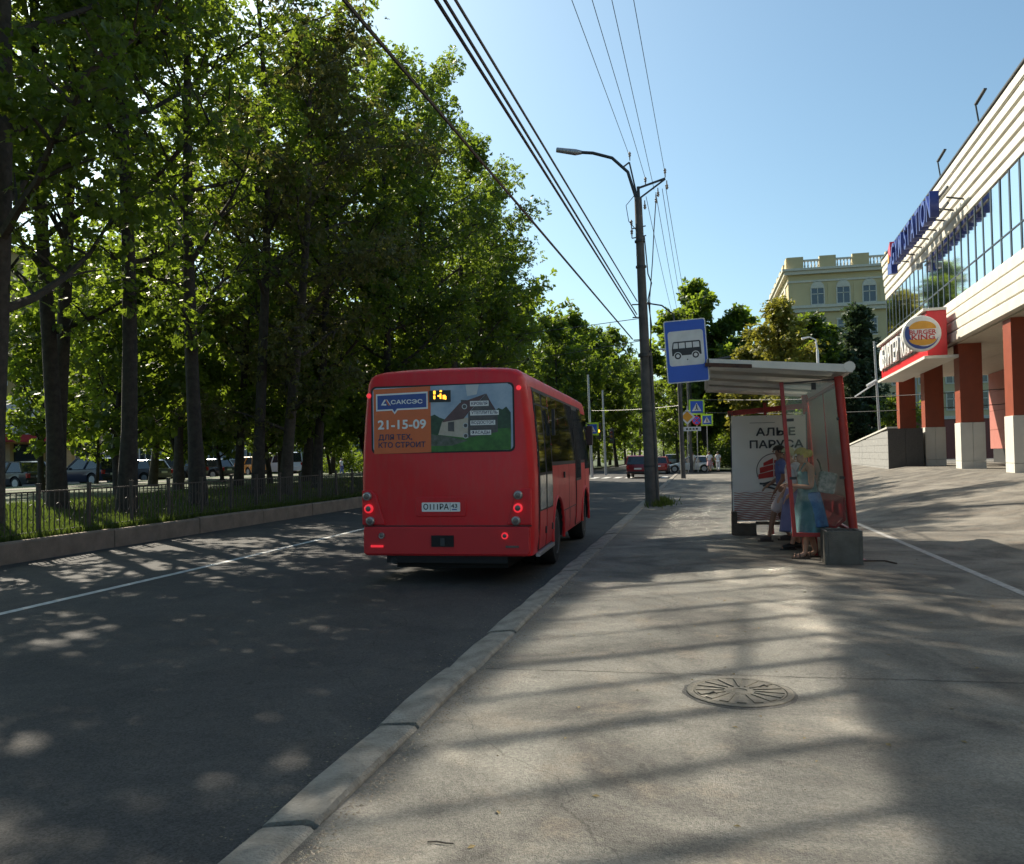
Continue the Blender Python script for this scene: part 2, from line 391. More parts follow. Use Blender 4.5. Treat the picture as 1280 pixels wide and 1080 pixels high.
# ---- manhole cover with radial slots
mh = thing('manhole_cover', 'round iron manhole cover with radial slots set in the pavement', 'manhole cover', (0.22, 5.77, 0.0))
M_cast = pm('cast_iron', (0.17,0.15,0.12), 0.75, (0.10,0.088,0.07), 15, 0.4, 90, metal=0.25)
M_slot = pm('slot_dark', (0.02,0.018,0.016), 0.95)
MB().lathe([(0.345,-0.02),(0.345,0.010),(0.335,0.014),(0.305,0.014),(0.300,0.004)], 48).build('rim', M_cast, mh, smooth=40)
MB().lathe([(0.299,-0.02),(0.299,0.0055)], 48).build('base_plate', M_slot, mh)
m = MB()
for k in range(16):
    a0 = 2*math.pi*k/16; w = 0.115 if k % 2 else 0.13
    pts = []
    for (rr, da) in ((0.10, -0.05), (0.10, 0.05), (0.285, 0.105), (0.285, -0.105)):
        pts.append((rr*math.cos(a0+da), rr*math.sin(a0+da)))
    m.prism(pts, 'xy', 0.004, 0.019)
m.build('wedge_tread', M_cast, mh)
MB().lathe([(0.085,0.004),(0.085,0.014),(0.05,0.018),(0.045,0.012)], 24).build('hub', M_cast, mh, smooth=40)
MB().lathe([(0.298,0.004),(0.298,0.013),(0.288,0.013)], 48).build('outer_ring', M_cast, mh)
for k in range(2):
    MB().tube([(0.2*math.cos(k*3.1+.6)-.03, 0.2*math.sin(k*3.1+.6), 0.014), (0.2*math.cos(k*3.1+.6), 0.2*math.sin(k*3.1+.6), 0.03), (0.2*math.cos(k*3.1+.6)+.03, 0.2*math.sin(k*3.1+.6), 0.014)], 0.006, 6).build('handle', M_cast, mh)
lf = random.Random(12); m = MB()
for _ in range(150):
    x, y, a, sz = lf.uniform(-1.6, 3.2), 2.4 + 14*lf.random(), lf.uniform(0, 6.3), lf.uniform(.012, .026)
    M = Matrix.Translation((x, y, .004)) @ Matrix.Rotation(a, 4, 'Z') @ Matrix.Rotation(lf.uniform(-.4,.4), 4, 'X')
    m.add([M @ Vector(v) for v in ((-sz,0,0),(0,sz*.5,.003),(sz,0,0),(0,-sz*.5,.003))], [(0,1,2,3)])
tag(m.build('fallen_leaves', pm('dry_leaf', (.2,.15,.06), .8, (.11,.075,.03), 30)), 'small dry fallen leaves scattered on the pavement', 'leaves', kind='stuff')
# rough asphalt collar
rc = random.Random(8); m = MB(); vs = []
for k in range(40):
    a = 2*math.pi*k/40
    vs += [(0.347*math.cos(a), 0.347*math.sin(a), 0.006), ((0.372+rc.uniform(-.008,.010))*math.cos(a), (0.372+rc.uniform(-.008,.010))*math.sin(a), 0.001)]
m.add(vs, [(2*k, 2*k+1, (2*k+3) % 80, (2*k+2) % 80) for k in range(40)]).build('tar_collar', pm('tar', (0.09,0.083,0.075), 0.95, (0.05,0.045,0.04), 20, 0.6, 60), mh)

# ---- concrete edging on the far side of the road, block by block
edge = thing('edging_wall', 'low pale concrete edging wall under the iron fence, across the road', 'low wall', (-11.9, 0, 0))
bl = MB().prism([(-0.11,-0.16),(0.07,-0.16),(0.07,0.20),(0.045,0.235),(-0.085,0.235),(-0.11,0.20)], 'xz', 0.012, 2.985).mesh('concrete_block', M_conc2)
for k in range(30):
    link('concrete_block', bl, edge, (rnd.uniform(-.012,.012), -24 + 3*k, rnd.uniform(-.012,.012)), (0, 0, rnd.uniform(-.003,.003)))

# ---- iron fence: posts, rails and single bars, looped ornament
fence = thing('iron_fence', 'long dark iron fence of thin bars with scroll ornament along the lawn', 'fence', (-12.2, 0, 0.2))
SP = 1.32; Y0 = 8.1; NP = 38
post = MB().box((-.03,-.03,-.05), (.03,.03,1.0)).box((-.038,-.038,1.0), (.038,.038,1.025)).mesh('post', M_iron)
bar = MB().box((-.008,-.008,.12), (.008,.008,.88)).mesh('bar', M_iron)
rail = MB().box((-.012,.03,-.014), (.012,SP-.03,.014)).mesh('rail', M_iron)
orn = MB()
for j in range(4):
    cyy = 0.165 + j*0.33
    pts = [(0, cyy + 0.10*math.cos(a), 0.5 + 0.15*math.sin(a)) for a in [2*math.pi*q/12 for q in range(13)]]
    orn.tube(pts, 0.007, 4, cap=False)
    pts = [(0, cyy + 0.05*math.cos(a), 0.27 + 0.05*math.sin(a)) for a in [2*math.pi*q/8 for q in range(9)]]
    orn.tube(pts, 0.006, 4, cap=False)
orn = orn.mesh('scroll_ornament', M_iron)
nb = 0; rest = MB()
for k in range(NP):
    yy = Y0 + SP*k
    link('post', post, fence, (0, yy, rnd.uniform(-.02,.01)), (rnd.uniform(-.02,.02), rnd.uniform(-.02,.02), 0))
    if k == NP-1: break
    for z in (0.12, 0.88): link('rail', rail, fence, (0, yy, z))
    link('scroll_ornament', orn, fence, (0, yy, 0))
    for j in range(9):
        by = yy + SP*(j+1)/10
        if nb < 290 and k >= 3: link('bar', bar, fence, (0, by, 0), (0, rnd.uniform(-.01,.01), 0)); nb += 1
        else: rest.box((-.008,by-.008,.12), (.008,by+.008,.88))
tag(rest.build('far_bars', M_iron, fence), kind='stuff')

# ---- lawn grass (blades) near the fence
def grass(n, sd, f, h, name, label, mat=M_blade):
    r = np.random.RandomState(sd); p = f(r, n)
    a = r.rand(n)*6.283; hh = h*(0.5+r.rand(n)); w = 0.012 + 0.012*r.rand(n); ln = (r.rand(n, 2)-.5)*h
    V = np.zeros((n, 3, 3)); V[:, :, :] = p[:, None, :]
    V[:, 0, 0] -= w*np.cos(a); V[:, 0, 1] -= w*np.sin(a); V[:, 1, 0] += w*np.cos(a); V[:, 1, 1] += w*np.sin(a)
    V[:, 2, 2] += hh; V[:, 2, :2] += ln
    me = bpy.data.meshes.new(name); me.vertices.add(3*n); me.vertices.foreach_set('co', V.ravel().astype(np.float32))
    me.loops.add(3*n); me.loops.foreach_set('vertex_index', np.arange(3*n, dtype=np.int32))
    me.polygons.add(n); me.polygons.foreach_set('loop_start', np.arange(0, 3*n, 3, dtype=np.int32))
    me.materials.append(mat); me.update(calc_edges=True)
    return tag(link(name, me), label, 'grass', kind='stuff')
def gpos(r, n):
    x = -12.05 - 5.5*r.rand(n)**1.6; y = 6 + 50*r.rand(n)**1.3
    z = np.where(x > -12.2, 0.22, 0.22 + np.minimum(1, (-12.2-x)/4)*0.3)
    return np.stack([x, y, z], 1)
grass(90000, 1, gpos, 0.13, 'lawn_grass', 'rough green grass behind the iron fence')
def wpos(r, n):
    return np.stack([-1.25 + r.normal(0, .16, n), 26.6 + r.normal(0, .6, n), np.zeros(n)], 1)
grass(800, 2, wpos, 0.20, 'weeds', 'green weeds growing round the foot of the lamp pole')

# ================================================================== SHOPPING CENTRE
TH = R(2.9)
M_cream = pm('cream_cladding', (0.68,0.65,0.56), 0.55, (0.58,0.55,0.47), 1.6, 0.03, 20)
M_redclad = pm('red_cladding', (0.27,0.058,0.026), 0.5, (0.22,0.048,0.022), 2)
M_whiteclad = pm('white_cladding', (0.66,0.64,0.58), 0.5, (0.58,0.56,0.5), 2)
M_pink = pm('pink_panels', (0.45,0.17,0.14), 0.6, (0.4,0.15,0.12), 2)
M_granite = pm('dark_granite', (0.07,0.07,0.07), 0.45, (0.035,0.035,0.037), 30)
M_greystone = pm('grey_stone', (0.3,0.3,0.29), 0.7, (0.22,0.22,0.215), 6, 0.15, 40)
M_soffit = pm('soffit_panels', (0.6,0.54,0.44), 0.6)
M_mull = pm('mullion_metal', (0.05,0.065,0.075), 0.4, metal=0.4)
mg = bpy.data.materials.new('mirror_glass'); mg.use_nodes = True
gb = mg.node_tree.nodes['Principled BSDF']; gb.inputs['Base Color'].default_value = (0.90,0.94,0.97,1); gb.inputs['Metallic'].default_value = 1.0; gb.inputs['Roughness'].default_value = 0.05
ntg = mg.node_tree; tcg = N(ntg, 'ShaderNodeTexCoord'); nzg = N(ntg, 'ShaderNodeTexNoise', Scale=0.8, Detail=1.0)
ntg.links.new(tcg.outputs['Object'], nzg.inputs['Vector']); bpg = N(ntg, 'ShaderNodeBump', Strength=0.012, Distance=0.05)
ntg.links.new(nzg.outputs['Fac'], bpg.inputs['Height']); ntg.links.new(bpg.outputs['Normal'], gb.inputs['Normal'])

mall = thing('shopping_centre', 'cream shopping centre with mirrored window band, ribbed fascias and red and white columns', 'building', (8.83, 26.62, 0), -TH)
S0, S1 = -30.0, 21.0      # along the street; local x runs inwards
# columns every 6.05 m
for k in range(-5, 4):
    c = bpy.data.objects.new('column', None); COL.objects.link(c); c.parent = mall; c.location = (0, 6.08*k, 0.8)
    if k < -1 and k > -5: pass
    MB().box((0.03,-0.02,1.72), (0.77,0.76,4.8)).build('red_cladding', M_redclad, c)
    for z0, z1 in ((-0.82, 0.33), (0.338, 1.715)):
        for x0, x1, y0, y1 in ((0,.396,-.05,.79), (.404,.8,-.05,.79)):
            MB().box((x0,y0,z0+.004), (x1,y1,z1)).build('white_cladding', M_whiteclad, c, bevel=0.006)
# soffit boards
for k in range(int((S1-S0)/3)):
    for j in range(3):
        MB().box((0.02+j*2.5, S0+3*k+.012, 5.36+0.0), (0.02+j*2.5+2.48, S0+3*k+2.99, 5.41)).build('soffit_panel', M_soffit, mall)
# lower fascia: four ribs stepping outwards, upper fascia: six
def rib(z0, z1, out):
    prof = [(0.35, z0), (-out+.03, z0), (-out, z0+.025), (-out, z1-.07), (-out+.03, z1-.03), (-out+.07, z1-.02), (0.35, z1-.02)]
    n = len(prof); m = MB(); LS = 5.1
    vs = [(x, .006, z) for x, z in prof] + [(x, LS-.006, z) for x, z in prof]
    me = m.add(vs, [tuple(range(n)), tuple(range(2*n-1, n-1, -1))] + [(i, (i+1) % n, n+(i+1) % n, n+i) for i in range(n)]).mesh('fascia_rib', M_cream, 30)
    for q in range(10): link('fascia_rib', me, mall, (rnd.uniform(-.004,.004), S0 + LS*q, rnd.uniform(-.003,.003)))
for k in range(4): rib(5.42 + 0.40*k, 5.42 + 0.40*(k+1) - .012, 0.17 - 0.03*k)
MB().box((0.005, S0, 7.015), (0.6, S1, 7.045)).build('sill', M_cream, mall)
for k in range(6): rib(9.55 + 0.36*k, 9.55 + 0.36*(k+1) - .012, 0.03 + 0.03*k)
MB().box((-0.21, S0, 11.71), (0.3, S1, 11.76)).build('parapet_cap', M_dsteel, mall)
# body behind
MB().box((0.5, S0, 7.06), (26, S1-.02, 9.54)).build('wall', pm('dark_interior', (0.03,0.035,0.04), 0.8), mall)
MB().box((0.36, S0, 5.42), (26, S1-.01, 7.05)).box((0.36, S0, 9.55), (26, S1-.01, 11.70)).build('wall', M_cream, mall)
# mirror panes, each slightly pillowed and tilted like real glazing
PW = 0.93
def pane_mesh(w, h, sd):
    r = random.Random(sd); bulge = r.uniform(-.0004, .0007); n = 4
    vs = [((-bulge*(1-(2*i/n-1)**2)*(1-(2*j/n-1)**2)), w*i/n, h*j/n) for j in range(n+1) for i in range(n+1)]
    fs = [(j*(n+1)+i, (j+1)*(n+1)+i, (j+1)*(n+1)+i+1, j*(n+1)+i+1) for j in range(n) for i in range(n)]
    me = bpy.data.meshes.new('glass_pane'); me.from_pydata(vs, [], fs); me.materials.append(mg)
    me.polygons.foreach_set('use_smooth', [True]*len(me.polygons)); return me
pm_lo = [pane_mesh(PW-.03, 0.72, q) for q in range(6)]; pm_hi = [pane_mesh(PW-.03, 1.72, 10+q) for q in range(6)]
npane = int((S1-S0)/PW)
for k in range(npane):
    s = S1 - PW*(k+1)
    for ms, z in ((pm_lo, 7.05), (pm_hi, 7.82)):
        link('glass_pane', ms[rnd.randrange(6)], mall, (0.02, s+.015, z), (0, rnd.gauss(0, .0011), rnd.gauss(0, .0011)))
mull = MB().box((0.005,-.062,7.03), (0.12,.062,9.55)).mesh('mullion', M_mull)
for k in range(npane+1): link('mullion', mull, mall, (0, S1 - PW*k, 0))
MB().box((-0.002, S0, 7.77), (0.10, S1, 7.81)).build('transom', M_mull, mall)
MB().box((0.3, S1-.02, 7.06), (8, S1+.03, 9.54)).build('end_glazing', mg, mall)
# ground floor wall set back: pink panels over a dark plinth
for k in range(13):
    s = S1 - 3.6 - 4.1*(k+1) + 3.0
    for j in range(4):
        MB().box((4.6, s+.015, 1.55+j*0.95), (4.7, s+4.085, 1.55+j*0.95+.935)).build('wall_panel', M_pink, mall)
MB().box((4.62, S0, -0.05), (4.75, S1-1, 1.54)).build('plinth', M_granite, mall)
MB().box((4.71, S0, 1.54), (26, S1-1.0, 5.36)).build('ground_floor_wall', M_pink, mall)
for k in range(3):
    MB().box((4.72+k*2, S1-1.0, 1.6), (6.70+k*2, S1-.95, 5.35)).build('wall_panel', M_pink, mall)
# entrance box, ramp and railing between the columns
MB().box((2.9, -0.6, 3.25), (4.55, 3.4, 4.3)).build('entrance_canopy', M_whiteclad, mall, bevel=.03)
MB().box((3.2, 0.2, 2.45), (4.5, 2.0, 3.24)).build('entrance_canopy', M_whiteclad, mall)
MB().box((2.2, -8, 0.0), (4.5, 5.4, 1.75)).build('ramp_wall', M_greystone, mall)
MB().prism([(-9,2.75),(5.6,1.95),(5.6,2.45),(-9,3.25)], 'yz', 2.12, 2.24).build('ramp_fascia', M_granite, mall)
MB().box((2.05, 2.0, 0.8), (2.19, 2.5, 2.2)).build('ramp_pier', M_granite, mall)
for k in range(12):
    yy = 5.4 - 1.1*k; zz = 2.45 + 0.055*(5.6-yy)
    MB().tube([(2.18, yy, zz), (2.18, yy, zz+.75)], 0.03, 6).build('railing_post', M_dsteel, mall)
MB().tube([(2.18, 5.4, 3.2), (2.18, -8.5, 3.96)], 0.035, 6).build('handrail', M_dsteel, mall)
# restaurant sign: red box with white rim, black lettering band, blade disc
M_signred = pm('sign_red', (0.55,0.02,0.03), 0.35, (0.5,0.018,0.026))
M_blk = pm('sign_black', (0.02,0.015,0.015), 0.4)
M_let = pm('letter_white', (0.82,0.82,0.8), 0.4)
sg = thing('restaurant_sign', 'long red illuminated burger restaurant sign with white Cyrillic letters on the fascia', 'shop sign', (8.83, 26.62, 0), -TH)
MB().box((-1.0, 6.0, 4.97), (-0.34, 16.5, 6.60)).build('box', M_signred, sg, bevel=0.02)
MB().box((-1.12, 5.95, 4.86), (0.0, 16.9, 4.965)).build('lower_rim', M_whiteclad, sg)
MB().box((-1.12, 5.95, 6.605), (-0.34, 16.9, 6.70)).build('upper_rim', M_whiteclad, sg)
MB().box((-1.03, 6.3, 5.30), (-1.002, 15.6, 6.50)).build('band', M_blk, sg)
ROT_FAC = (R(90), 0, R(-90))     # xy lettering standing on the facade, read from the street
def fac_letters(word, s_start, z, size, depth, mat, parent, x, bold, pitch, skew=1.0):
    s = s_start
    for ch in word:
        if ch == ' ': s -= size*0.36; continue
        me = text_geo(ch, size, ext=depth/2, bold=bold, plane='xy'); me.materials.clear(); me.materials.append(mat)
        w = max(v.co.x for v in me.vertices); 
        o = link('letter', me, parent, (x, s, z), ROT_FAC); o.scale = (skew, 1, 1); s -= w*skew + size*pitch
    return s
fac_letters('БУРГЕР КИНГ', 15.2, 5.42, 1.28, 0.12, M_let, sg, -1.10, 0.03, 0.10, 0.86)
MB().lathe([(0.50,0),(0.50,0.05)], 28, (-1.10, 15.95, 5.85), 'x').build('emblem', M_let, sg)
dl = thing('disc_sign', 'round bun logo sign sticking out above the red restaurant sign', 'shop sign', (8.83, 26.62, 0), -TH)
DC = (-1.28, 5.55, 5.72); DS = 0.80
MB().lathe([(0.78*DS,-.12),(0.80*DS,-.09),(0.80*DS,.09),(0.78*DS,.12)], 40, DC, 'y').build('body', M_let, dl, smooth=40)
MB().bar((-0.8, 5.68, 5.9), (-0.8, 6.0, 5.9), .08).bar((-0.8, 5.68, 5.5), (-0.8, 6.0, 5.5), .08).build('bracket', M_steel, dl)
yb_ = 5.55 - 0.123
def dflat(poly, dy, mat, nm):
    return MB().flat([(DC[0]+u*DS, DC[2]+w*DS) for u, w in poly], 'xz', yb_ - dy).build(nm, mat, dl)
M_bun = pm('bun_orange', (0.75,0.36,0.03), 0.4); M_bkred = pm('logo_red', (0.55,0.03,0.03), 0.4); M_bkblue = pm('logo_blue', (0.02,0.06,0.3), 0.4)
cres = [(0.70*math.cos(R(a)), 0.70*math.sin(R(a))) for a in range(150, 345, 8)] + [(0.10+0.60*math.cos(R(a)), 0.04+0.62*math.sin(R(a))) for a in range(338, 148, -8)]
dflat(cres, 0.001, M_bkblue, 'crescent')
dflat([(0.03+0.56*math.cos(R(a)), 0.20+0.36*math.sin(R(a))) for a in range(0, 181, 10)], 0.002, M_bun, 'bun')
dflat([(0.03+0.56*math.cos(R(a)), -0.26+0.28*math.sin(R(a))) for a in range(180, 361, 10)], 0.002, M_bun, 'bun')
text('BURGER', 0.27*DS, M_bkred, dl, (DC[0]-.50*DS, yb_-.003, DC[2]-.03*DS), bold=0.006, width=1.08*DS)
text('KING', 0.33*DS, M_bkred, dl, (DC[0]-.42*DS, yb_-.003, DC[2]-.28*DS), bold=0.008, width=0.94*DS)
# gym sign on stand-offs
gs = thing('gym_sign', 'tall blue channel letters reading GYM STATION along the roof fascia', 'shop sign', (8.83, 26.62, 0), -TH)
M_gym = pm('letter_blue', (0.03,0.055,0.26), 0.4, (0.026,0.047,0.22)); M_gymf = pm('letter_face', (0.12,0.14,0.42), 0.35)
fac_letters('GYM STATION', 13.2, 9.80, 1.32, 0.30, M_gym, gs, -0.80, 0.012, 0.13, 0.80)
for z in (9.95, 10.5): MB().box((-0.64, 4.0, z-.03), (-0.58, 14.4, z+.03)).build('mounting_rail', M_dsteel, gs)
for k in range(8): MB().bar((-0.6, 4.3+1.4*k, 10.22), (-0.02, 4.3+1.4*k, 10.1), .05).build('bracket', M_dsteel, gs)
MB().prism([(13.4,9.5),(14.5,9.65),(14.4,10.25),(13.5,10.3)], 'yz', -.92, -.66).build('emblem', M_gym, gs)
MB().prism([(13.5,10.32),(14.3,10.28),(14.2,10.75),(13.7,11.0)], 'yz', -.92, -.66).build('emblem', pm('emblem_red', (0.55,0.05,0.08), .4), gs)
MB().prism([(13.8,10.1),(14.2,10.1),(14.15,10.45),(13.85,10.45)], 'yz', -.95, -.93).build('emblem', M_bun, gs)
for k, (s, lab) in enumerate(((7.0, 'dark floodlight bracket on the roof edge, the farther of two'), (1.7, 'dark floodlight bracket on the roof edge, the nearer of two'))):
    fl = thing('floodlight', lab, 'floodlight', (8.83 + s*math.sin(TH), 26.62 + s*math.cos(TH), 11.76), -TH, 'floodlights on the roof edge'); fl.scale = (.6, .6, .6)
    MB().bar((-.3,0,0), (-.42,0,.95), .07).build('stand', M_dsteel, fl)
    MB().bar((-.42,0,.95), (-.2,-1.0,1.35), .16, .07).build('lamp_head', M_dsteel, fl)
cc = thing('security_camera', 'small dome camera on a bracket under the gym sign', 'camera', (8.83+10.5*math.sin(TH)-.35, 26.62+10.5*math.cos(TH), 9.15))
MB().lathe([(0.02,-.16),(0.12,-.12),(0.15,0),(0.15,.08)], 14).build('dome', M_steel, cc, smooth=50); MB().bar((0,0,.08), (0.3,0,.2), .06).build('bracket', M_steel, cc)

# ---- granite ramp wall past the columns
rw = thing('stone_ramp_wall', 'grey stone ramp wall of long courses with dark granite end, past the last column', 'wall', (7.9, 38.5, 0.55))
LW = 17.0
for r_ in range(6):
    z0 = 0.31*r_
    for q in range(7):
        ya, yb = LW*q/7 + (0.9 if r_ % 2 and q else 0), LW*(q+1)/7 + (0.9 if r_ % 2 and q < 6 else 0)
        top = lambda y_: 1.95 - 0.055*y_
        if z0 > top(ya) - .1: continue
        za, zb = min(z0+.30, top(ya)), max(z0+.02, min(z0+.30, top(yb)))
        MB().prism([(ya+.008, z0), (yb-.008, z0), (yb-.008, zb), (ya+.008, za)], 'yz', 0.0, 0.25).build('stone_panel', M_greystone, rw, rot=(0,0,-.03))
MB().prism([(0.02,-.1),(LW-.02,-.1),(LW-.02,1.95-.055*LW-.01),(0.02,1.94)], 'yz', 0.02, 1.4).build('core', M_granite, rw, rot=(0,0,-.03))
for q in range(2): MB().box((0.0+q*.7, -.05, 0), (.69+q*.7, 0.0, 1.93)).build('granite_panel', M_granite, rw)
MB().prism([(-.07,1.95),(LW,1.95-.055*LW),(LW,2.02-.055*LW),(-.07,2.02)], 'yz', -.05, .4).build('coping', M_whiteclad, rw, rot=(0,0,-.03))

# ================================================================== YELLOW BUILDING
M_yel = pm('ochre_plaster', (0.54,0.45,0.25), 0.85, (0.48,0.4,0.22), 0.4, 0.1, 20)
M_trim = pm('pale_trim', (0.6,0.57,0.47), 0.8); M_plinth = pm('red_plinth', (0.25,0.08,0.06), 0.8)
M_wglass = pm('dark_window_glass', (0.035,0.045,0.055), 0.08, spec=0.8)
yb = thing('ochre_building', 'tall ochre apartment house with arched top windows and balustraded parapet behind the trees', 'building', (11.6, 112, 0))
W, D_, H = 34.0, 30.0, 26.0
MB().box((0,0,0), (W,D_,24.6)).build('wall', M_yel, yb)
MB().box((-.05,-.05,0), (W+.05,D_+.05,5.2)).build('plinth', M_plinth, yb)
for z, h, o_ in ((19.3,.5,.45), (19.8,.35,.7), (5.2,.4,.2), (24.2,.45,.5), (24.65,.3,.75), (23.2,.25,.12)):
    MB().box((-o_,-o_,z), (W+o_,D_+o_,z+h-.004)).build('cornice', M_trim, yb)
x = 0.0
for k in range(9):
    MB().box((x-.1,-.2,24.96), (x+1.9,.5,26.5)).build('parapet_pier', M_yel, yb)
    MB().box((x+1.9,-.05,25.9), (x+3.9,.2,26.15)).build('balustrade', M_trim, yb)
    for j in range(5): MB().lathe([(.06,24.96),(.12,25.3),(.06,25.6),(.09,25.89)], 6, (x+2.1+.4*j, .08, 0)).build('baluster', M_trim, yb)
    x += 3.95
for k in range(7):
    yv = 4.0*k
    MB().box((-.2,yv,24.96), (.5,yv+2,26.5)).build('parapet_pier', M_yel, yb)
    MB().box((-.05,yv+2,25.9), (.2,yv+4,26.15)).build('balustrade', M_trim, yb)
def window(parent, x, z, w, h, arch, side=False):
    f = bpy.data.objects.new('window', None); COL.objects.link(f); f.parent = parent
    f.location = (x, 0, z) if not side else (0, x, z); f.rotation_euler = (0,0,0) if not side else (0,0,R(-90))
    MB().box((-w/2,-.04,0), (w/2,.05,h)).build('pane', M_wglass, f)
    m = MB().box((-w/2-.12,-.1,-.15), (w/2+.12,.02,0)).box((-.05,-.09,0), (.05,-.045,h)).box((-w/2,-.09,h*.62), (w/2,-.045,h*.62+.1))
    m.box((-w/2-.14,-.12,0), (-w/2,.02,h)).box((w/2,-.12,0), (w/2+.14,.02,h))
    m.build('frame', M_trim, f)
    if arch: MB().prism([(w/2*1.15*math.cos(R(a)), h+.02+w*.62*math.sin(R(a))) for a in range(0,181,15)], 'xz', -.12, .02).build('arch', M_trim, f)
    else: MB().box((-w/2-.2,-.16,h+.01), (w/2+.2,.02,h+.22)).build('lintel', M_trim, f)
for k in range(9):
    for j, z in enumerate((6.4, 9.7, 13.0, 16.2, 20.35)): window(yb, 3.55+3.1*k, z, 1.45, 2.0, j == 4)
    if k < 8:
        MB().box((5.0+3.1*k-.2,-.06,20.2), (5.2+3.1*k+.2,.0,22.9)).build('pilaster', M_yel, yb)
for k in range(7):
    for j, z in enumerate((6.4, 9.7, 13.0, 16.2, 20.35)): window(yb, D_-3-3.9*k, z, 1.45, 2.0, j == 4, True)
MB().tube([(14.8,-.2,5.3),(14.8,-.2,24)], .08, 6).build('downpipe', M_steel, yb)

# ================================================================== BUS
def bus_paint(name, col):
    m = pm(name, col, .36, tuple(q*.9 for q in col), 1.5, spec=.3, coat=.12); nt = m.node_tree; b = nt.nodes['Principled BSDF']
    src = b.inputs['Base Color'].links[0].from_socket; tc = N(nt, 'ShaderNodeTexCoord')
    mp = N(nt, 'ShaderNodeMapping'); mp.inputs['Scale'].default_value = (3.5, 1.2, .8); nt.links.new(tc.outputs['Object'], mp.inputs['Vector'])
    nz = N(nt, 'ShaderNodeTexNoise', Scale=2.6, Detail=9.0, Roughness=.72); nt.links.new(mp.outputs[0], nz.inputs['Vector'])
    mr = N(nt, 'ShaderNodeMapRange'); mr.inputs['From Min'].default_value = .45; mr.inputs['From Max'].default_value = .8; mr.inputs['To Max'].default_value = .22
    nt.links.new(nz.outputs['Fac'], mr.inputs['Value'])
    mx = N(nt, 'ShaderNodeMixRGB'); mx.inputs['Color2'].default_value = (.2,.14,.11,1); nt.links.new(mr.outputs[0], mx.inputs['Fac']); nt.links.new(src, mx.inputs['Color1'])
    nt.links.new(mx.outputs[0], b.inputs['Base Color'])
    r2 = N(nt, 'ShaderNodeMapRange'); r2.inputs['To Min'].default_value = .28; r2.inputs['To Max'].default_value = .6; nt.links.new(nz.outputs['Fac'], r2.inputs['Value']); nt.links.new(r2.outputs[0], b.inputs['Roughness'])
    return m
M_red = bus_paint('bus_red', (0.62,0.016,0.024)) or pm('bus_red', (0.52,0.012,0.014), 0.36, (0.48,0.011,0.013), 1.5, spec=0.3, coat=0.12)
M_red2 = pm('bus_red_bumper', (0.53,0.014,0.02), 0.42, (0.48,0.013,0.018), 2.0)
M_bglass = pm('bus_glass', (0.012,0.014,0.016), 0.04, spec=0.9)
M_gask = pm('window_rubber', (0.015,0.015,0.016), 0.6)
M_redglow = pm('red_lens_glow', (0.6,0.02,0.03), 0.2, emit=(1.0,0.04,0.06), es=0.35)
M_lampdk = pm('lamp_lens', (0.16,0.13,0.12), 0.15, (0.1,0.08,0.075), 30)
M_chrome = pm('lamp_ring', (0.35,0.33,0.32), 0.3, metal=0.7)
M_under = pm('underbody', (0.015,0.015,0.016), 0.9)
M_doorgrey = pm('door_lower_glass', (0.2,0.21,0.2), 0.08, (0.15,0.16,0.15), 2, spec=0.8)
bus = thing('city_bus', 'red city bus seen from behind with an advertising poster in its rear window', 'bus', (-3.40, 10.87, -0.14), R(1.5))
LB = 7.6
prof_h = [(.40,1.185),(.62,1.21),(1.0,1.222),(1.5,1.222),(1.9,1.205),(2.3,1.175),(2.6,1.145),(2.78,1.12),(2.86,1.085),(2.915,1.01),(2.945,.86),(2.965,.45),(2.97,0)]
def section(y, ix, iz):
    pts = []
    for z, h in prof_h: pts.append((h-ix if h else 0.0, y, z-iz*max(0, (z-2.3)/.62)))
    left = [(-a, b, c) for a, b, c in reversed(pts[:-1])]
    return pts + left
secs = []
for y, t in ((0,0),(.012,18),(.04,38),(.085,60),(.14,80),(.19,90)):
    c = math.sin(R(t)); secs.append(section(y, .085*(1-c), .06*(1-c)))
for y in (1.2, 2.4, 4.0, 5.5, 6.8): secs.append(section(y, 0, 0))
for y, t in ((7.2,80),(7.4,60),(7.52,38),(7.6,0)):
    c = math.sin(R(t)); secs.append(section(y, .2*(1-c), .25*(1-c)))
ns = len(secs[0]); vs = [v for s_ in secs for v in s_]; fs = []
for j in range(len(secs)-1):
    for k in range(ns): fs.append((j*ns+k, j*ns+(k+1) % ns, (j+1)*ns+(k+1) % ns, (j+1)*ns+k))
fs += [tuple(range(ns)), tuple(range(len(secs)*ns-1, (len(secs)-1)*ns-1, -1))]
bm_ = MB().add(vs, fs)
bme = bm_.mesh('body', M_red)
body = link('body', bme, bus)
# wheel arches cut through the skirt
cut = MB()
for yw in (2.35, 6.35): cut.cyl((-2, yw, .46), .60, 4, 28, 'x')
cme = cut.mesh('cutter', M_under); co_ = link('cutter', cme, bus)
md = body.modifiers.new('cut', 'BOOLEAN'); md.object = co_; md.operation = 'DIFFERENCE'; md.solver = 'EXACT'
bpy.context.view_layer.update()
dg = bpy.context.evaluated_depsgraph_get()
nm = bpy.data.meshes.new_from_object(body.evaluated_get(dg)); body.modifiers.clear(); body.data = nm; nm.name = 'body'
bpy.data.objects.remove(co_)
nm.materials.append(M_under)
for p_ in nm.polygons:
    c_ = p_.center
    if any(abs(math.hypot(c_.y-yw, c_.z-.46)-.60) < .03 for yw in (2.35, 6.35)) and abs(c_.x) < 1.18 and abs(p_.normal.x) < .5: p_.material_index = 1
shade(nm, 28)
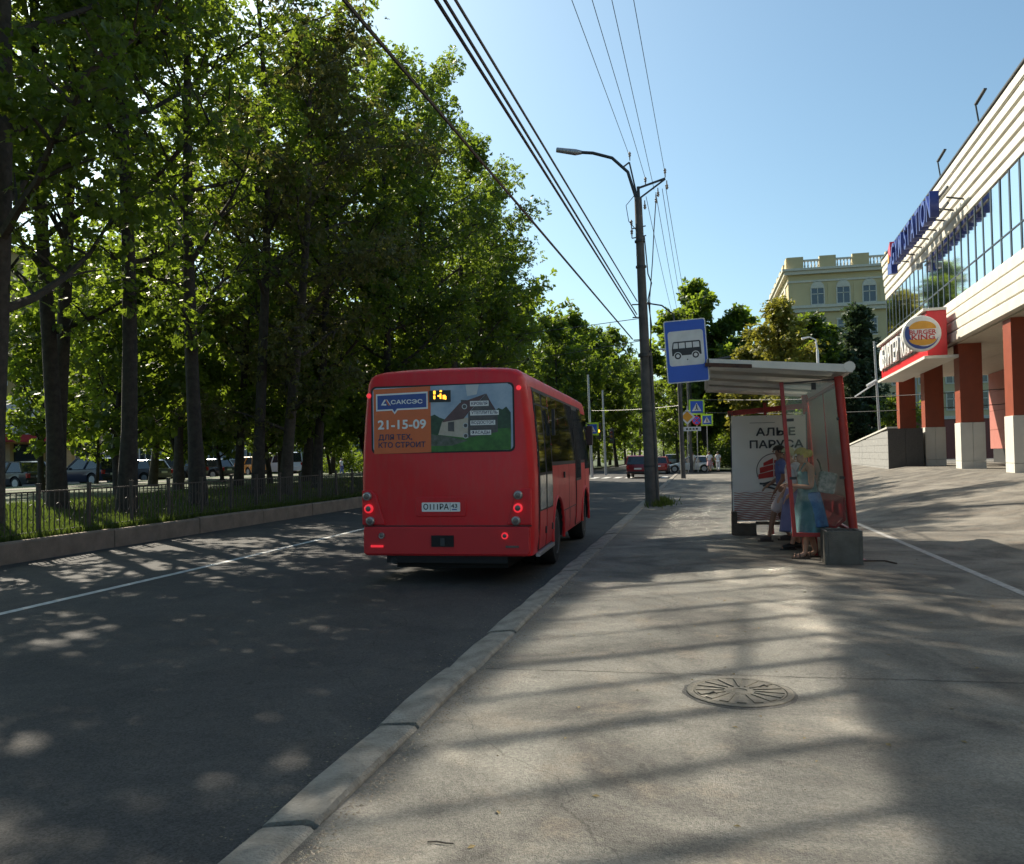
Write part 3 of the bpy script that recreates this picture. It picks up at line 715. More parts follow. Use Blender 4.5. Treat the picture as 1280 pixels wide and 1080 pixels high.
# bumper skin and seams on the rear
MB().prism(rrect(-1.17,.41,1.17,.795,.05), 'xz', -.035, .05).build('bumper', M_red2, bus, bevel=.02)
MB().box((-1.19,-.006,.797), (1.19,.02,.812)).build('seam', M_gask, bus)
MB().box((-.8,.3,.2), (.8,7.0,.42)).box((-.85,.02,.30), (.85,.3,.42)).build('underbody', M_under, bus)
MB().box((-1.0,.75,.18), (-.55,1.3,.40)).build('mudguard', M_under, bus)
MB().tube([(-.75,.02,.33),(-.75,.4,.33)], .05, 10).build('exhaust', M_dsteel, bus)
# rear window and the poster on it (flat print, layer by layer)
MB().prism(rrect(-1.045,1.80,.985,2.735,.07), 'xz', -.004, .03).build('window_rubber', M_gask, bus)
ad = bpy.data.objects.new('rear_window', None); COL.objects.link(ad); ad.parent = bus; ad.location = (0,-.004,0)
def A(u, v): return ((440+u/4.92-447)*.01084-1.22, (693-(450+v/4.92))*.01058+.40)
def adp(poly, lay, mat, nm='print'): return MB().flat([A(*p) for p in poly], 'xz', -.0015*lay).build(nm, mat, ad)
M_or = pm('ad_orange', (0.62,0.13,0.035), 0.35, (0.6,0.125,0.032)); M_adblue = pm('ad_blue', (0.03,0.07,0.30), 0.35)
M_adnavy = pm('ad_navy', (0.03,0.03,0.09), 0.4); M_adsky = pm('ad_sky', (0.42,0.5,0.58), 0.35, (0.16,0.25,0.38), 1.6)
M_adgrn = pm('ad_green', (0.055,0.2,0.03), 0.4, (0.02,0.07,0.015), 6); M_adtree = pm('ad_trees', (0.03,0.08,0.04), 0.4, (0.015,0.035,0.02), 14)
M_adroof = pm('ad_roof', (0.12,0.06,0.065), 0.4, (0.08,0.04,0.045), 9); M_adgab = pm('ad_gable', (0.05,0.048,0.055), 0.4, (0.1,0.09,0.09), 14)
M_adwall = pm('ad_wall', (0.5,0.44,0.36), 0.4, (0.38,0.33,0.27), 9); M_adstone = pm('ad_stones', (0.14,0.14,0.13), 0.5, (0.05,0.07,0.04), 12)
M_adcloud = pm('ad_cloud', (0.55,0.55,0.53), 0.4, (0.4,0.45,0.5), 3)
MB().prism(rrect(-1.02,1.825,.96,2.712,.06), 'xz', -.001, .002).build('pane', M_adsky, ad)
adp([(131,128),(505,118),(505,540),(131,545)], 1, M_or, 'orange_panel')
adp([(505,118),(995,116),(1010,135),(1012,305),(505,250)], 1, M_adsky)
adp([(730,118),(815,118),(800,180),(740,190)], 1.5, M_adcloud)
adp([(505,310),(530,300),(560,320),(600,335),(640,420),(505,430)], 2, M_adtree)
adp([(900,300),(935,270),(960,280),(985,262),(1012,300),(1012,430),(880,430)], 2, M_adtree)
adp([(505,425),(1012,395),(1010,532),(505,538)], 2.5, M_adgrn)
adp([(505,425),(600,440),(740,470),(640,500),(505,500)], 3, M_adstone)
adp([(700,212),(740,215),(740,245),(700,250)], 3, M_adgab)
adp([(745,300),(858,180),(930,300),(930,420),(740,452)], 3, M_adgab, 'gable')
adp([(578,345),(745,325),(745,455),(552,430)], 3, M_adwall, 'house_wall')
adp([(575,352),(692,232),(850,180),(858,178),(742,300),(715,332)], 4, M_adroof, 'roof')
adp([(858,178),(862,178),(912,278),(900,280)], 4, M_adroof)
adp([(615,352),(655,348),(655,412),(615,408)], 4, M_adgab)
for cxx, cyy in ((722,255),(727,375),(727,440)):
    adp([(cxx+17*math.cos(a), cyy+17*math.sin(a)) for a in [2*math.pi*k/16 for k in range(16)]], 4.5, M_adcloud)
    adp([(cxx+12*math.cos(a), cyy+12*math.sin(a)) for a in [2*math.pi*k/16 for k in range(16)]], 5, M_adgab)
for u0, v0, u1, v1, s_ in ((758,222,875,255,'КРОВЛЯ'),(758,283,938,313,'УТЕПЛИТЕЛЬ'),(758,345,915,375,'ВОДОСТОК'),(758,406,888,437,'ФАСАДЫ')):
    adp([(u0,v0),(u1,v0),(u1,v1),(u0,v1)], 5.5, M_white, 'caption')
    x0, z0 = A(u0+8, v1-8); x1, _ = A(u1-8, v1)
    text(s_, .054, M_adnavy, ad, (x0, -.0095, z0), width=x1-x0, bold=.001)
adp([(148,160),(487,152),(487,262),(290,266),(270,292),(252,267),(148,270)], 2, M_white, 'badge_rim')
adp([(157,170),(478,163),(478,252),(286,256),(270,278),(256,258),(157,260)], 3, M_adblue, 'badge')
adp([(180,232),(204,195),(216,195),(196,224),(216,224),(216,234)], 4, M_white); adp([(208,195),(216,195),(240,234),(229,234)], 4, M_or); adp([(216,195),(221,195),(247,234),(242,234)], 4, M_white)
x0, z0 = A(248, 226); x1, _ = A(452, 226); text('САКСЭС', .075, M_white, ad, (x0, -.0065, z0), width=x1-x0, bold=.0025)
x0, z0 = A(160, 385); x1, _ = A(472, 385); text('21-15-09', .17, M_white, ad, (x0, -.0045, z0), width=x1-x0, bold=.005)
x0, z0 = A(162, 455); x1, _ = A(382, 458); text('ДЛЯ ТЕХ,', .10, M_adnavy, ad, (x0, -.0045, z0), width=x1-x0, bold=.0022)
x0, z0 = A(162, 505); x1, _ = A(468, 505); text('КТО СТРОИТ', .10, M_adnavy, ad, (x0, -.0045, z0), width=x1-x0, bold=.0022)
# destination display behind the glass corner
x0, z0 = A(497, 222); x1, z1 = A(635, 148)
dsp = MB().box((x0,-.016,z0), (x1,-.008,z1)).build('route_display', M_black, bus)
M_led = pm('led_amber', (0.6,0.3,0.02), 0.4, emit=(1.0,0.42,0.03), es=1.6)
m = MB()
for px_, py_, w, h in ((525,150,14,22),(525,180,12,22),(552,178,22,10),(566,168,10,34),(585,178,18,26),(598,185,10,22),(566,148,14,10)):
    a, b_ = A(px_, py_+h); c, d = A(px_+w, py_); m.box((a,-.0175,b_), (c,-.0155,d))
m.build('digits', M_led, dsp)
# upper marker lamps
for x, z in ((-1.075,2.61), (1.045,2.655)):
    MB().lathe([(.026,-.012),(.034,-.004),(.036,.02)], 16, (x, .0, z), 'y').build('marker_lamp', M_redglow, bus)
# tail lamp clusters in raised housings
def ring_lamp(x, z, lit, r=.062):
    l = MB().lathe([(r*.55,-.060),(r*.8,-.062),(r,-.052),(r*1.02,.02)], 24, (x,0,z), 'y').build('tail_lamp', M_chrome if not lit else M_redglow, bus, smooth=50)
    MB().lathe([(r*.08,-.066),(r*.5,-.0635),(r*.62,-.061),(r*.62,-.05)], 20, (x,0,z), 'y').build('lens', M_lampdk, l, smooth=50)
for sx, xs in ((-1, (-1.105,-1.085,-1.065)), (1, (1.02,1.015,.985))):
    x0 = -1.19 if sx < 0 else .90
    poly = [(sx*1.19,.82),(sx*1.19,1.30),(sx*1.05,1.30),(sx*.985,1.24),(sx*.86,.82)]
    MB().prism(poly, 'xz', -.022, .05).build('lamp_housing', M_red, bus, bevel=.015)
    for x, z, lit in zip(xs, (1.215,1.045,.876), (0,1,0)): ring_lamp(x, z, lit)
ring_lamp(-.90, .675, 0, .045); ring_lamp(.83, .675, 1, .045)
for x, lit in ((-.97,1), (.93,0)):
    MB().box((x-.09,-.046,.515), (x+.09,-.03,.545)).build('reflector', M_redglow if lit else M_lampdk, bus)  # the left reflector is no lamp; its red glint is emission
MB().box((-.19,-.05,.525), (.125,-.03,.68)).build('tow_recess', M_under, bus)
MB().box((-.06,-.06,.54), (.0,-.049,.64)).build('tow_hook', M_dsteel, bus)
# plate recess and number plate
MB().prism(rrect(-.42,.93,.30,1.20,.04), 'xz', -.014, .05).build('plate_surround', M_red, bus, bevel=.012)
pl = MB().prism(rrect(-.325,1.0,.215,1.125,.012), 'xz', -.024, -.0145).build('number_plate', M_white, bus)
text('О111РА', .105, M_black, pl, (-.30, -.0255, 1.03), width=.355, bold=.002)
text('43', .075, M_black, pl, (.09, -.0255, 1.052), width=.085, bold=.0015)
MB().box((.075,-.0252,1.005), (.079,-.0242,1.12)).build('divider', M_black, pl)
MB().box((.10,-.0252,1.02), (.17,-.0242,1.035)).build('flag', M_adblue, pl)
# right side: glass strip, door leaves, skirts
XS = lambda z: np.interp(z, [p[0] for p in prof_h[:-4]], [p[1] for p in prof_h[:-4]])
def side_panel(nm, y0, y1, z0, z1, mat, out=.006, par=None, side=1, thick=.02):
    m = MB(); zs = [z0 + (z1-z0)*k/4 for k in range(5)]
    vs = []
    for y in (y0, y1):
        for z in zs: vs.append((side*(XS(z)+out), y, z))
    for y in (y0, y1):
        for z in zs: vs.append((side*(XS(z)+out-thick), y, z))
    fs = []
    for k in range(4):
        fs += [(k, 5+k, 6+k, k+1), (10+k, 11+k, 16+k, 15+k), (k, k+1, 11+k, 10+k), (5+k, 15+k, 16+k, 6+k)]
    fs += [(0,10,15,5), (4,9,19,14)]
    return m.add(vs, fs).build(nm, mat, par or bus)
for side in (1, -1):
    for y0, y1 in ((1.80,2.75),(2.78,3.73),(3.76,4.70),(5.62,6.3)) if side == 1 else ((.5,1.6),(1.63,2.75),(2.78,3.9),(3.93,5.0),(5.03,6.3)):
        side_panel('side_window', y0, y1, 1.64, 2.66, M_bglass, .004, None, side)
    side_panel('driver_window', 6.33, 7.15, 1.45, 2.6, M_bglass, .005, None, side)
    side_panel('moulding', 2.98, 5.65, .80, .815, M_gask, .006, None, side)
side_panel('window_strip', .42, 6.3, 1.58, 2.70, M_gask, .001)
for y0, y1 in ((.46,1.08),(1.10,1.72)):
    d = side_panel('door', y0, y1, .42, 2.66, M_gask, .010)
    side_panel('lower_panel', y0+.035, y1-.035, .44, .96, M_red, .014, d)
    side_panel('upper_glass', y0+.06, y1-.06, 1.50, 2.45, M_bglass, .014, d)
    side_panel('lower_glass', y0+.06, y1-.06, .98, 1.46, M_doorgrey, .014, d)
    side_panel('door_seal', y0-.012, y0, .42, 2.66, M_gask, .013, d)
    side_panel('top_light', y0+.06, y1-.06, 2.48, 2.64, M_bglass, .014, d)
    MB().box((XS(.7)+.012, y1-.14, .62), (XS(.7)+.03, y1-.07, .72)).build('handle', M_black, d)
d = side_panel('door', 4.74, 5.58, .42, 2.66, M_gask, .010)
side_panel('lower_panel', 4.78, 5.54, .44, 1.25, M_red, .014, d)
side_panel('upper_glass', 4.8, 5.52, 1.3, 2.6, M_bglass, .014, d)
side_panel('door_seal', 4.72, 4.74, .42, 2.66, M_gask, .013, d)
for y in (.40, 1.76, 3.74, 5.62, 6.34): side_panel('panel_seam', y-.006, y+.006, .62 if y in (3.74, 5.62) else .45, 1.62, M_gask, .003)
for y in (3.2, 3.9, 4.6): side_panel('hatch_seam', y-.005, y+.005, .46, .79, M_gask, .003)
MB().box((1.225,3.0,1.36), (1.25,3.07,1.46)).build('fuel_latch', M_black, bus)
MB().box((1.19,.3,.36), (1.24,1.75,.41)).build('step_edge', M_steel, bus)
for yw in (2.35, 6.35):
    for side in (1, -1):
        pts = [(yw+.62*math.cos(R(a)), .46+.62*math.sin(R(a))) for a in range(-8, 189, 8)]
        m = MB(); m.tube([(side*1.215, y, z) for y, z in pts], .028, 6); m.build('arch_lip', M_red, bus, smooth=50)
        w = MB().lathe([(.30,-.15),(.42,-.15),(.455,-.11),(.46,0),(.455,.11),(.42,.15),(.30,.15)], 32, (side*1.03, yw, .46), 'x').build('wheel', M_rubber, bus, smooth=40)
        MB().lathe([(.05,side*.10),(.12,side*.10),(.14,side*.06),(.26,side*.09),(.29,side*.155),(.30,side*.13)], 24, (side*1.03, yw, .46), 'x').build('rim', pm('rim_grey', (.22,.22,.22), .5, metal=.3), w, smooth=40)
        if yw < 3: MB().lathe([(.30,-.14),(.42,-.14),(.46,0),(.42,.14),(.30,.14)], 28, (side*.70, yw, .46), 'x').build('wheel', M_rubber, bus, smooth=40)
m = MB().bar((1.10,7.45,2.45), (1.22,7.6,2.40), .03).box((1.14,7.5,1.95), (1.27,7.68,2.38)); m.build('mirror', M_black, bus, bevel=.03)
m = MB().box((1.225,1.74,2.05), (1.27,1.80,2.45)); m.build('door_camera', M_black, bus)
MB().box((-.45,2.6,2.90), (.45,3.5,2.985)).build('roof_hatch', M_red, bus, bevel=.03)

# ================================================================== BUS SHELTER
M_sred = pm('shelter_red', (0.34,0.02,0.018), 0.42, (0.27,0.018,0.015), 4)
M_corr = leafmat('roof_sheet', (0.55,0.54,0.5), (0.66,0.65,0.6), (0.5,0.49,0.45), 0.45)
M_sg = glassmat('shelter_glass', tint=(.985,.995,.99), alpha=0.02)
sh = thing('bus_shelter', 'open bus shelter with corrugated grey roof, red posts and glass walls', 'bus shelter', (1.2, 14.9, 0))
LEAN = -0.035
def P(x, y, z): return (x - 1.2 + LEAN*(2.6 - z)*-0.6, y - 14.9, z)
# roof: corrugated sheet over ribs, slightly higher on the street side
m = MB(); nx = 4; ny = 44; vs = []
for j in range(ny+1):
    for i in range(nx+1):
        u = i/nx; y = 12.35 + 4.85*j/ny; x = 0.17 + 1.93*u
        vs.append((x-1.2, y-14.9, 2.93 - .17*u - .04*(j/ny) + (.022 if j % 4 in (1,2) else 0)))
fs = [(j*(nx+1)+i, j*(nx+1)+i+1, (j+1)*(nx+1)+i+1, (j+1)*(nx+1)+i) for j in range(ny) for i in range(nx)]
o = m.add(vs, fs).build('roof_sheet', M_corr, sh); sd = o.modifiers.new('thick', 'SOLIDIFY'); sd.thickness = .012
MB().prism([(.14-1.2,2.955),(2.10-1.2,2.79),(2.10-1.2,2.68),(.14-1.2,2.86)], 'xz', 12.30-14.9, 12.345-14.9).build('roof_edge', M_whiteclad, sh)
MB().prism([(.14-1.2,2.90),(2.10-1.2,2.735),(2.10-1.2,2.66),(.14-1.2,2.82)], 'xz', 17.21-14.9, 17.25-14.9).build('roof_edge', M_whiteclad, sh)
MB().prism([(.10-1.2,2.895),(.75-1.2,2.845),(.75-1.2,2.79),(.10-1.2,2.84)], 'xz', 12.27-14.9, 12.298-14.9).build('rusty_bracket', pm('rust', (.1,.05,.03), .9, (.05,.03,.025), 10), sh)
MB().box((.12-1.2,12.3-14.9,2.86), (.16-1.2,17.25-14.9,2.95)).build('gutter', M_corr, sh)
MB().tube([P(2.06,12.28,2.76), P(2.12,17.3,2.68)], .075, 14).build('roof_tube', M_whiteclad, sh, smooth=40)
for y in (13.6, 14.9, 16.2):
    MB().bar(P(.2,y,2.88), P(2.06,y,2.71), .05).build('rafter', M_corr, sh)
for y in (12.9, 16.9):
    MB().tube([P(2.0,y,2.68), P(2.12,y,0.0)], .062, 14).build('post', M_sred, sh, smooth=40)
    MB().box((P(2.12,y,0)[0]-.12, y-14.9-.12, 0), (P(2.12,y,0)[0]+.12, y-14.9+.12, .02)).build('foot_plate', M_sred, sh)
MB().bar(P(1.2,12.9,2.62), P(1.285,12.9,.34), .055).build('end_post', M_sred, sh)
MB().bar(P(1.25,16.9,2.55), P(1.285,16.9,.0), .055).build('end_post', M_sred, sh)
MB().bar(P(1.285,12.9,.37), P(2.11,12.9,.37), .06).build('end_rail', M_sred, sh)
MB().bar(P(1.2,12.9,2.60), P(2.0,12.9,2.64), .02).build('end_rail', M_dsteel, sh)
MB().bar(P(.55,16.95,2.36), P(2.1,16.95,2.48), .10).build('back_beam', M_sred, sh)
MB().bar(P(2.12,12.96,.40), P(2.12,16.84,.40), .05).build('back_rail', M_sred, sh)
MB().bar(P(2.03,12.96,2.60), P(2.05,16.84,2.56), .05).build('back_rail', M_sred, sh)
MB().bar(P(2.07,14.9,2.58), P(2.12,14.9,.40), .045).build('back_rail', M_sred, sh)
M_sg2 = glassmat('worn_shelter_glass', tint=(.96,.98,.97), alpha=0.05, rough=.3)
def pane(a, b, c, d, t, nm='glass_pane', M_sg=M_sg):
    vs = [Vector(q) for q in (a, b, c, d)]; n = (vs[1]-vs[0]).cross(vs[3]-vs[0]).normalized()*t
    return MB().add([v for v in vs] + [v+n for v in vs], [(0,1,2,3),(7,6,5,4),(0,4,5,1),(1,5,6,2),(2,6,7,3),(3,7,4,0)]).build(nm, M_sg, sh)
pane(P(1.24,12.9,2.58), P(1.97,12.9,2.6), P(2.05,12.9,.42), P(1.31,12.9,.42), .006)
pane(P(2.06,13.0,2.56), P(2.06,14.86,2.56), P(2.12,14.86,.45), P(2.12,13.0,.45), .006, M_sg=M_sg2)
pane(P(2.06,14.94,2.56), P(2.06,16.8,2.55), P(2.12,16.8,.45), P(2.12,14.94,.45), .006, M_sg=M_sg2)
for z in (2.06, 1.2):
    for x in (1.30, 2.0): MB().box((P(x,12.9,z)[0]-.05, -2.03, z-.02), (P(x,12.9,z)[0]+.05, -1.97, z+.02)).build('clamp', M_black, sh)
MB().box((P(1.62,12.9,2.5)[0], -2.03, 2.5), (P(1.62,12.9,2.5)[0]+.06, -1.97, 2.6)).build('clamp', M_black, sh)
# bench on the back wall: tilted seat and backrest of red sheet
bn = MB()
bn.prism([(1.50-1.2,.52),(1.52-1.2,.47),(1.95-1.2,.44),(2.09-1.2,.56),(2.09-1.2,.90),(2.065-1.2,.90),(2.05-1.2,.60),(1.93-1.2,.475),(1.56-1.2,.50)], 'xz', 13.15-14.9, 16.5-14.9)
bn.build('bench_seat', M_sred, sh, bevel=.01)
for y in (13.3, 14.8, 16.3):
    MB().bar(P(1.62,y,.47), P(2.10,y,.05), .03).build('bench_strut', M_dsteel, sh)
    MB().bar(P(1.62,y,.46), P(1.62,y,0), .05).build('bench_leg', M_sred, sh)
# banner on the far end: a printed vinyl sheet
M_ban = pm('banner_vinyl', (0.86,0.84,0.8), 0.6, (0.8,0.78,0.74), 1.2)
bnr = thing('banner', 'white advertising banner with red sail emblem hanging on the far end of the shelter', 'banner', (1.27, 16.78, 0.25))
m = MB(); nu, nv = 18, 22; vs = []
for j in range(nv+1):
    for i in range(nu+1):
        u, v = i/nu, j/nv
        w = .012*math.sin(9*u + 5*v) + .01*math.sin(17*u - 7*v)
        w *= 0.35
        vs.append((-.66+1.38*u - .012*(1-v), w, 2.05*v + .015*math.sin(3.1*u)*(1 if v < .02 else 0)))
m.add(vs, [(j*(nu+1)+i, j*(nu+1)+i+1, (j+1)*(nu+1)+i+1, (j+1)*(nu+1)+i) for j in range(nv) for i in range(nu)])
o = m.build('sheet', M_ban, bnr, smooth=60)
M_ink = pm('banner_ink', (0.05,0.055,0.07), 0.6); M_sail = pm('sail_red', (0.5,0.035,0.03), 0.6)
M_pale = pm('wave_red', (0.48,0.2,0.17), 0.6)
YB = -.016
text('АЛЫЕ', .20, M_ink, bnr, (-.20, YB, 1.66), width=.72, bold=.006)
text('ПАРУСА', .20, M_ink, bnr, (-.32, YB, 1.42), width=.98, bold=.006)
MB().box((-.32,YB-.001,1.905), (.15,YB,1.912)).build('small_print', M_ink, bnr)
scx, scz = 0.12, .98
arc = [(scx+.335*math.cos(R(a)), scz+.335*math.sin(R(a))) for a in range(10, 205, 8)] + [(scx+.32*math.cos(R(a)), scz+.32*math.sin(R(a))) for a in range(202, 8, -8)]
MB().flat(arc, 'xz', YB).build('emblem_ring', M_ink, bnr)
def sailband(u0, v0, u1, v1): return [(scx+u0, scz+v0[0]), (scx+u1, scz+v1[0]), (scx+u1, scz+v1[1]), (scx+u0, scz+v0[1])]
for q in ((-.30,(-.16,-.07),-.02,(-.12,-.0)), (-.27,(-.05,.06),-.02,(.02,.12)), (-.20,(.09,.15),-.02,(.14,.245)), (-.30,(-.16,-.16),-.25,(.0,.0)),
          (0,(-.11,.0),.26,(-.14,-.03)), (0,(.02,.12),.26,(-.01,.11)), (0,(.14,.20),.27,(.13,.245))):
    MB().flat(sailband(*q), 'xz', YB-.001).build('sail', M_sail, bnr)
def wave_poly(x0, x1, z, amp, k, t, ph=0):
    n = 28; top = [(x0+(x1-x0)*i/n, z+amp*math.sin(k*(x0+(x1-x0)*i/n)+ph)) for i in range(n+1)]
    return top + [(x, zz-t) for x, zz in reversed(top)]
for q in range(3): MB().flat(wave_poly(scx-.28+.06*q, scx+.30-.07*q, scz-.21-.055*q, .022, 14, .036, q), 'xz', YB).build('emblem_wave', M_ink, bnr)
for q in range(13): MB().flat(wave_poly(-.645, .70, .56-.042*q, .008, 26, .013 + .0010*q, q*1.3), 'xz', YB).build('wave_line', M_pale, bnr)
for x in (-.64, .0, .66): MB().tube([(x,0,2.03),(x+.01,.12,2.13)], .006, 5).build('tie', M_black, bnr)
wb = pm('wood_block', (.13,.105,.08), .9, (.08,.06,.045), 8, .4, 40)
MB().box((-.70,-.22,-.25), (-.25,.2,-.03)).box((-.70,-.2,-.03), (-.60,.2,.2)).build('timber_foot', wb, bnr, bevel=.008)
MB().box((-.25,-.03,-.06), (.75,.03,.0)).build('bottom_rail', wb, bnr)
for x in (-.675, .735): MB().box((x-.012,.02,-.05), (x+.012,.045,2.1)).build('side_pole', M_dsteel, bnr)
# stop sign plate on an arm of the roof corner
M_sblue = pm('sign_blue', (0.02,0.09,0.5), 0.35, (0.018,0.08,0.46), 3); M_swhite = pm('sign_white', (0.68,0.68,0.66), 0.4)
bs = thing('bus_stop_sign', 'blue bus stop sign with a black bus on white, beside the shelter roof', 'sign', (-.16, 12.36, 3.085), 0)
bs.rotation_euler = (0, R(-3.0), R(2))
MB().prism(rrect(-.30,-.46,.30,.46,.03), 'xz', -.006, .006).build('rim', M_swhite, bs)
MB().prism(rrect(-.285,-.445,.285,.445,.025), 'xz', -.009, -.0065).build('plate', M_sblue, bs)
MB().flat(rrect(-.25,-.21,.255,.30,.04), 'xz', -.010).build('panel', M_swhite, bs)
bp_ = [(-.205,-.06),(-.205,.035),(-.185,.135),(-.17,.145),(.19,.145),(.21,.13),(.215,-.06)]
MB().flat(bp_, 'xz', -.0112).build('bus_symbol', M_black, bs)
for x0, x1 in ((-.185,-.115),(-.10,-.015),(0.0,.085),(.10,.19)):
    MB().flat([(x0+(.012 if x0 < -.15 else 0),.125),(x1,.125),(x1,.045),(x0,.045)], 'xz', -.0122).build('symbol_window', M_swhite, bs)
for x in (-.125, .13):
    for r_, mt, l in ((.058, M_swhite, .0122), (.047, M_black, .0128), (.026, M_swhite, .0134)):
        MB().flat(disc(x,-.065,r_), 'xz', -l).build('symbol_wheel', mt, bs)
MB().flat(disc(.01,-.125,.01), 'xz', -.0112).build('bolt', M_dsteel, bs)
MB().bar((.0,.03,-.2), (.62,.06,-.13), .03).bar((.0,.03,-.33), (.62,.10,-.17), .025).box((-.02,.006,-.4), (.02,.03,.4)).build('arm', M_dsteel, bs)
# concrete planter by the near post
pb = thing('concrete_planter', 'square grey concrete planter box beside the near red shelter post', 'planter', (1.93, 12.62, 0))
M_plc = pm('planter_concrete', (.13,.125,.11), .9, (.085,.08,.07), 5, .5, 50)
m = MB()
m.box((-.25,-.24,0), (-.205,.24,.47)).box((.205,-.24,0), (.25,.24,.47)).box((-.204,-.24,0), (.204,-.195,.47)).box((-.204,.195,0), (.204,.24,.47))
m.build('shell', M_plc, pb, bevel=.006); MB().box((-.2,-.19,.1), (.2,.19,.40)).build('soil', pm('soil', (.03,.025,.02), 1, (.015,.012,.01), 20, .8, 40), pb)
rr = thing('bent_rod', 'thin bent iron rod lying on the pavement right of the planter', 'rod', (2.2, 12.7, 0.015))
MB().tube([(0,.05,0),(.33,.08,0),(.43,-.2,0)], .012, 6).build('rod', M_iron, rr)

# ================================================================== LAMP POLE AND WIRES
PX, PY = -1.49, 26.0
lp = thing('lamp_pole', 'tall concrete lamp pole with curved lamp arm at the kerb, nearest pole', 'lamp pole', (PX, PY, -.02))
lp.rotation_euler = (0, R(-1.25), 0)
MB().tube([(0,0,0),(0,0,5),(0,0,9.6)], [.185,.15,.115], 18).build('shaft', M_pole, lp, smooth=50)
MB().tube([(.20,-.06,0),(.20,-.05,1.9),(.175,-.05,4.6),(.165,-.05,4.8)], [.055,.055,.05,.03], 10).build('cable_pipe', M_pole, lp, smooth=50)
MB().tube([(0,0,4.62),(0,0,4.72)], .215, 18).build('collar', M_dsteel, lp)
for z in (7.4, 8.2, 1.2, 2.9): MB().tube([(0,0,z),(0,0,z+.06)], .165 if z > 5 else .192, 16).build('band', M_dsteel, lp)
pts = [(-.02,0,8.6),(-.06,0,9.6),(-.28,0,10.45),(-.75,0,10.95),(-1.35,0,11.18),(-1.75,0,11.25)]
MB().tube(pts, .05, 10).build('lamp_arm', M_dsteel, lp, smooth=60)
MB().tube([(-1.7,0,11.24),(-1.9,0,11.27),(-2.5,0,11.42)], [.06,.10,.08], 10).build('lamp_head', M_steel, lp, smooth=50)
MB().bar((0,0,9.5), (-.22,0,10.75), .05).bar((-.22,0,10.75), (-.42,0,10.62), .04).build('strut', M_dsteel, lp)
MB().bar((0,0,9.9), (.86,0,10.12), .055).bar((0,0,9.55), (.86,0,10.1), .045).bar((.02,-.0,8.6), (.02,0,9.95), .09).build('crossarm', M_dsteel, lp)
def insul(p, par, up=1):
    MB().lathe([(.015,-.10*up),(.02,.02*up),(.045,.05*up),(.03,.09*up),(.05,.12*up),(.02,.18*up)], 10, p).build('insulator', pm('porcelain', (.25,.22,.2), .3), par)
for p in ((.25,0,10.05),(.86,0,10.25),(-.20,0,10.9)): insul(p, lp)
for p in ((.2,0,9.4),(.55,0,9.55),(.62,0,9.75),(.9,0,9.95)): insul(p, lp, -1)
for z in (8.75, 8.45):
    MB().bar((-.24,0,z-.1), (.2,0,z-.05), .03).build('bracket', M_dsteel, lp); insul((-.24,0,z), lp)
for z in (6.25, 5.85, 5.15): MB().bar((-.05,-.05,z), (-.30,-.3,z-.03), .035).build('hook', M_dsteel, lp)
pts = [(.55,0,9.5),(.45,0,8.6),(.36,0,7.6),(.22,0,6.4),(.20,0,5.0),(.19,0,4.4)]
MB().tube(pts, .016, 6).build('loose_cable', M_black, lp)
pts = [(-.1,0,9.7),(-.38,0,9.4),(-.32,0,8.9),(-.1,0,8.6)]; MB().tube(pts, .012, 6).build('loose_cable', M_black, lp)
pts = [(.14,.0,8.4),(.2,.03,7.2),(.30,.0,6.9),(.17,0,6.4),(.24,0,5.6),(.17,0,4.9)]; MB().tube(pts, .02, 6).build('loose_cable', M_black, lp)
# far poles
def far_pole(x, y, h, lab, arm=True, r=.16):
    t = thing('lamp_pole', lab, 'lamp pole', (x, y, 0)); 
    MB().tube([(0,0,-.1),(-.02*h*.5,0,h*.5),(-.02*h,0,h)], [r,r*.85,r*.65], 12).build('shaft', M_pole, t, smooth=50)
    if arm:
        tx = -.02*h
        MB().tube([(tx,0,h-.8),(tx-.2,0,h+.5),(tx-.9,0,h+1.1),(tx-1.6,0,h+1.25)], .05, 8).build('lamp_arm', M_dsteel, t)
        MB().tube([(tx-1.6,0,h+1.25),(tx-2.3,0,h+1.4)], [.09,.07], 8).build('lamp_head', M_steel, t)
        MB().tube([(tx,0,h-.8),(tx-.9,0,h-1.0)], .04, 6).build('strut', M_dsteel, t)
        MB().bar((tx,0,h-.3), (tx+.9,0,h), .07).build('crossarm', M_dsteel, t)
        for k in range(3): MB().tube([(tx+.1+.05*k,0,h-.5),(tx+.25+.04*k,0,h-3),(tx+.15,0,h-6)], .02, 5).build('loose_cable', M_black, t)
    return t
far_pole(-1.05, 53.5, 9.9, 'second concrete lamp pole along the kerb, behind the nearest pole')
far_pole(-.72, 72.5, 9.2, 'third lamp pole along the kerb, near the crossing signs', True, .15)
def cable(name, p0, p1, sag, r, lab, group, n=16):
    pts = []
    for k in range(n+1):
        t = k/n; p = Vector(p0).lerp(Vector(p1), t); p.z -= sag*4*t*(1-t); pts.append(p)
    return tag(MB().tube(pts, r, 5).build(name, M_black), lab, 'cable', group)
def ext(a, b, f): a, b = Vector(a), Vector(b); return a + (b-a)*f
G1 = 'thick cables crossing above the road'
cable('overhead_cable', (-1.78,25.8,6.30), ext((-1.78,25.8,6.30), (-2.19,7.58,5.99), 2.0), .0, .016, 'rightmost of the three thick black cables running to the lamp pole', G1)
cable('overhead_cable', (-1.80,25.8,5.90), ext((-1.80,25.8,5.90), (-2.29,7.56,5.99), 2.0), .0, .018, 'middle one of the three thick black cables running to the lamp pole', G1)
cable('overhead_cable', (-1.82,25.8,5.80), ext((-1.82,25.8,5.80), (-2.37,7.54,5.99), 2.0), .0, .020, 'leftmost of the three thick black cables running to the lamp pole', G1)
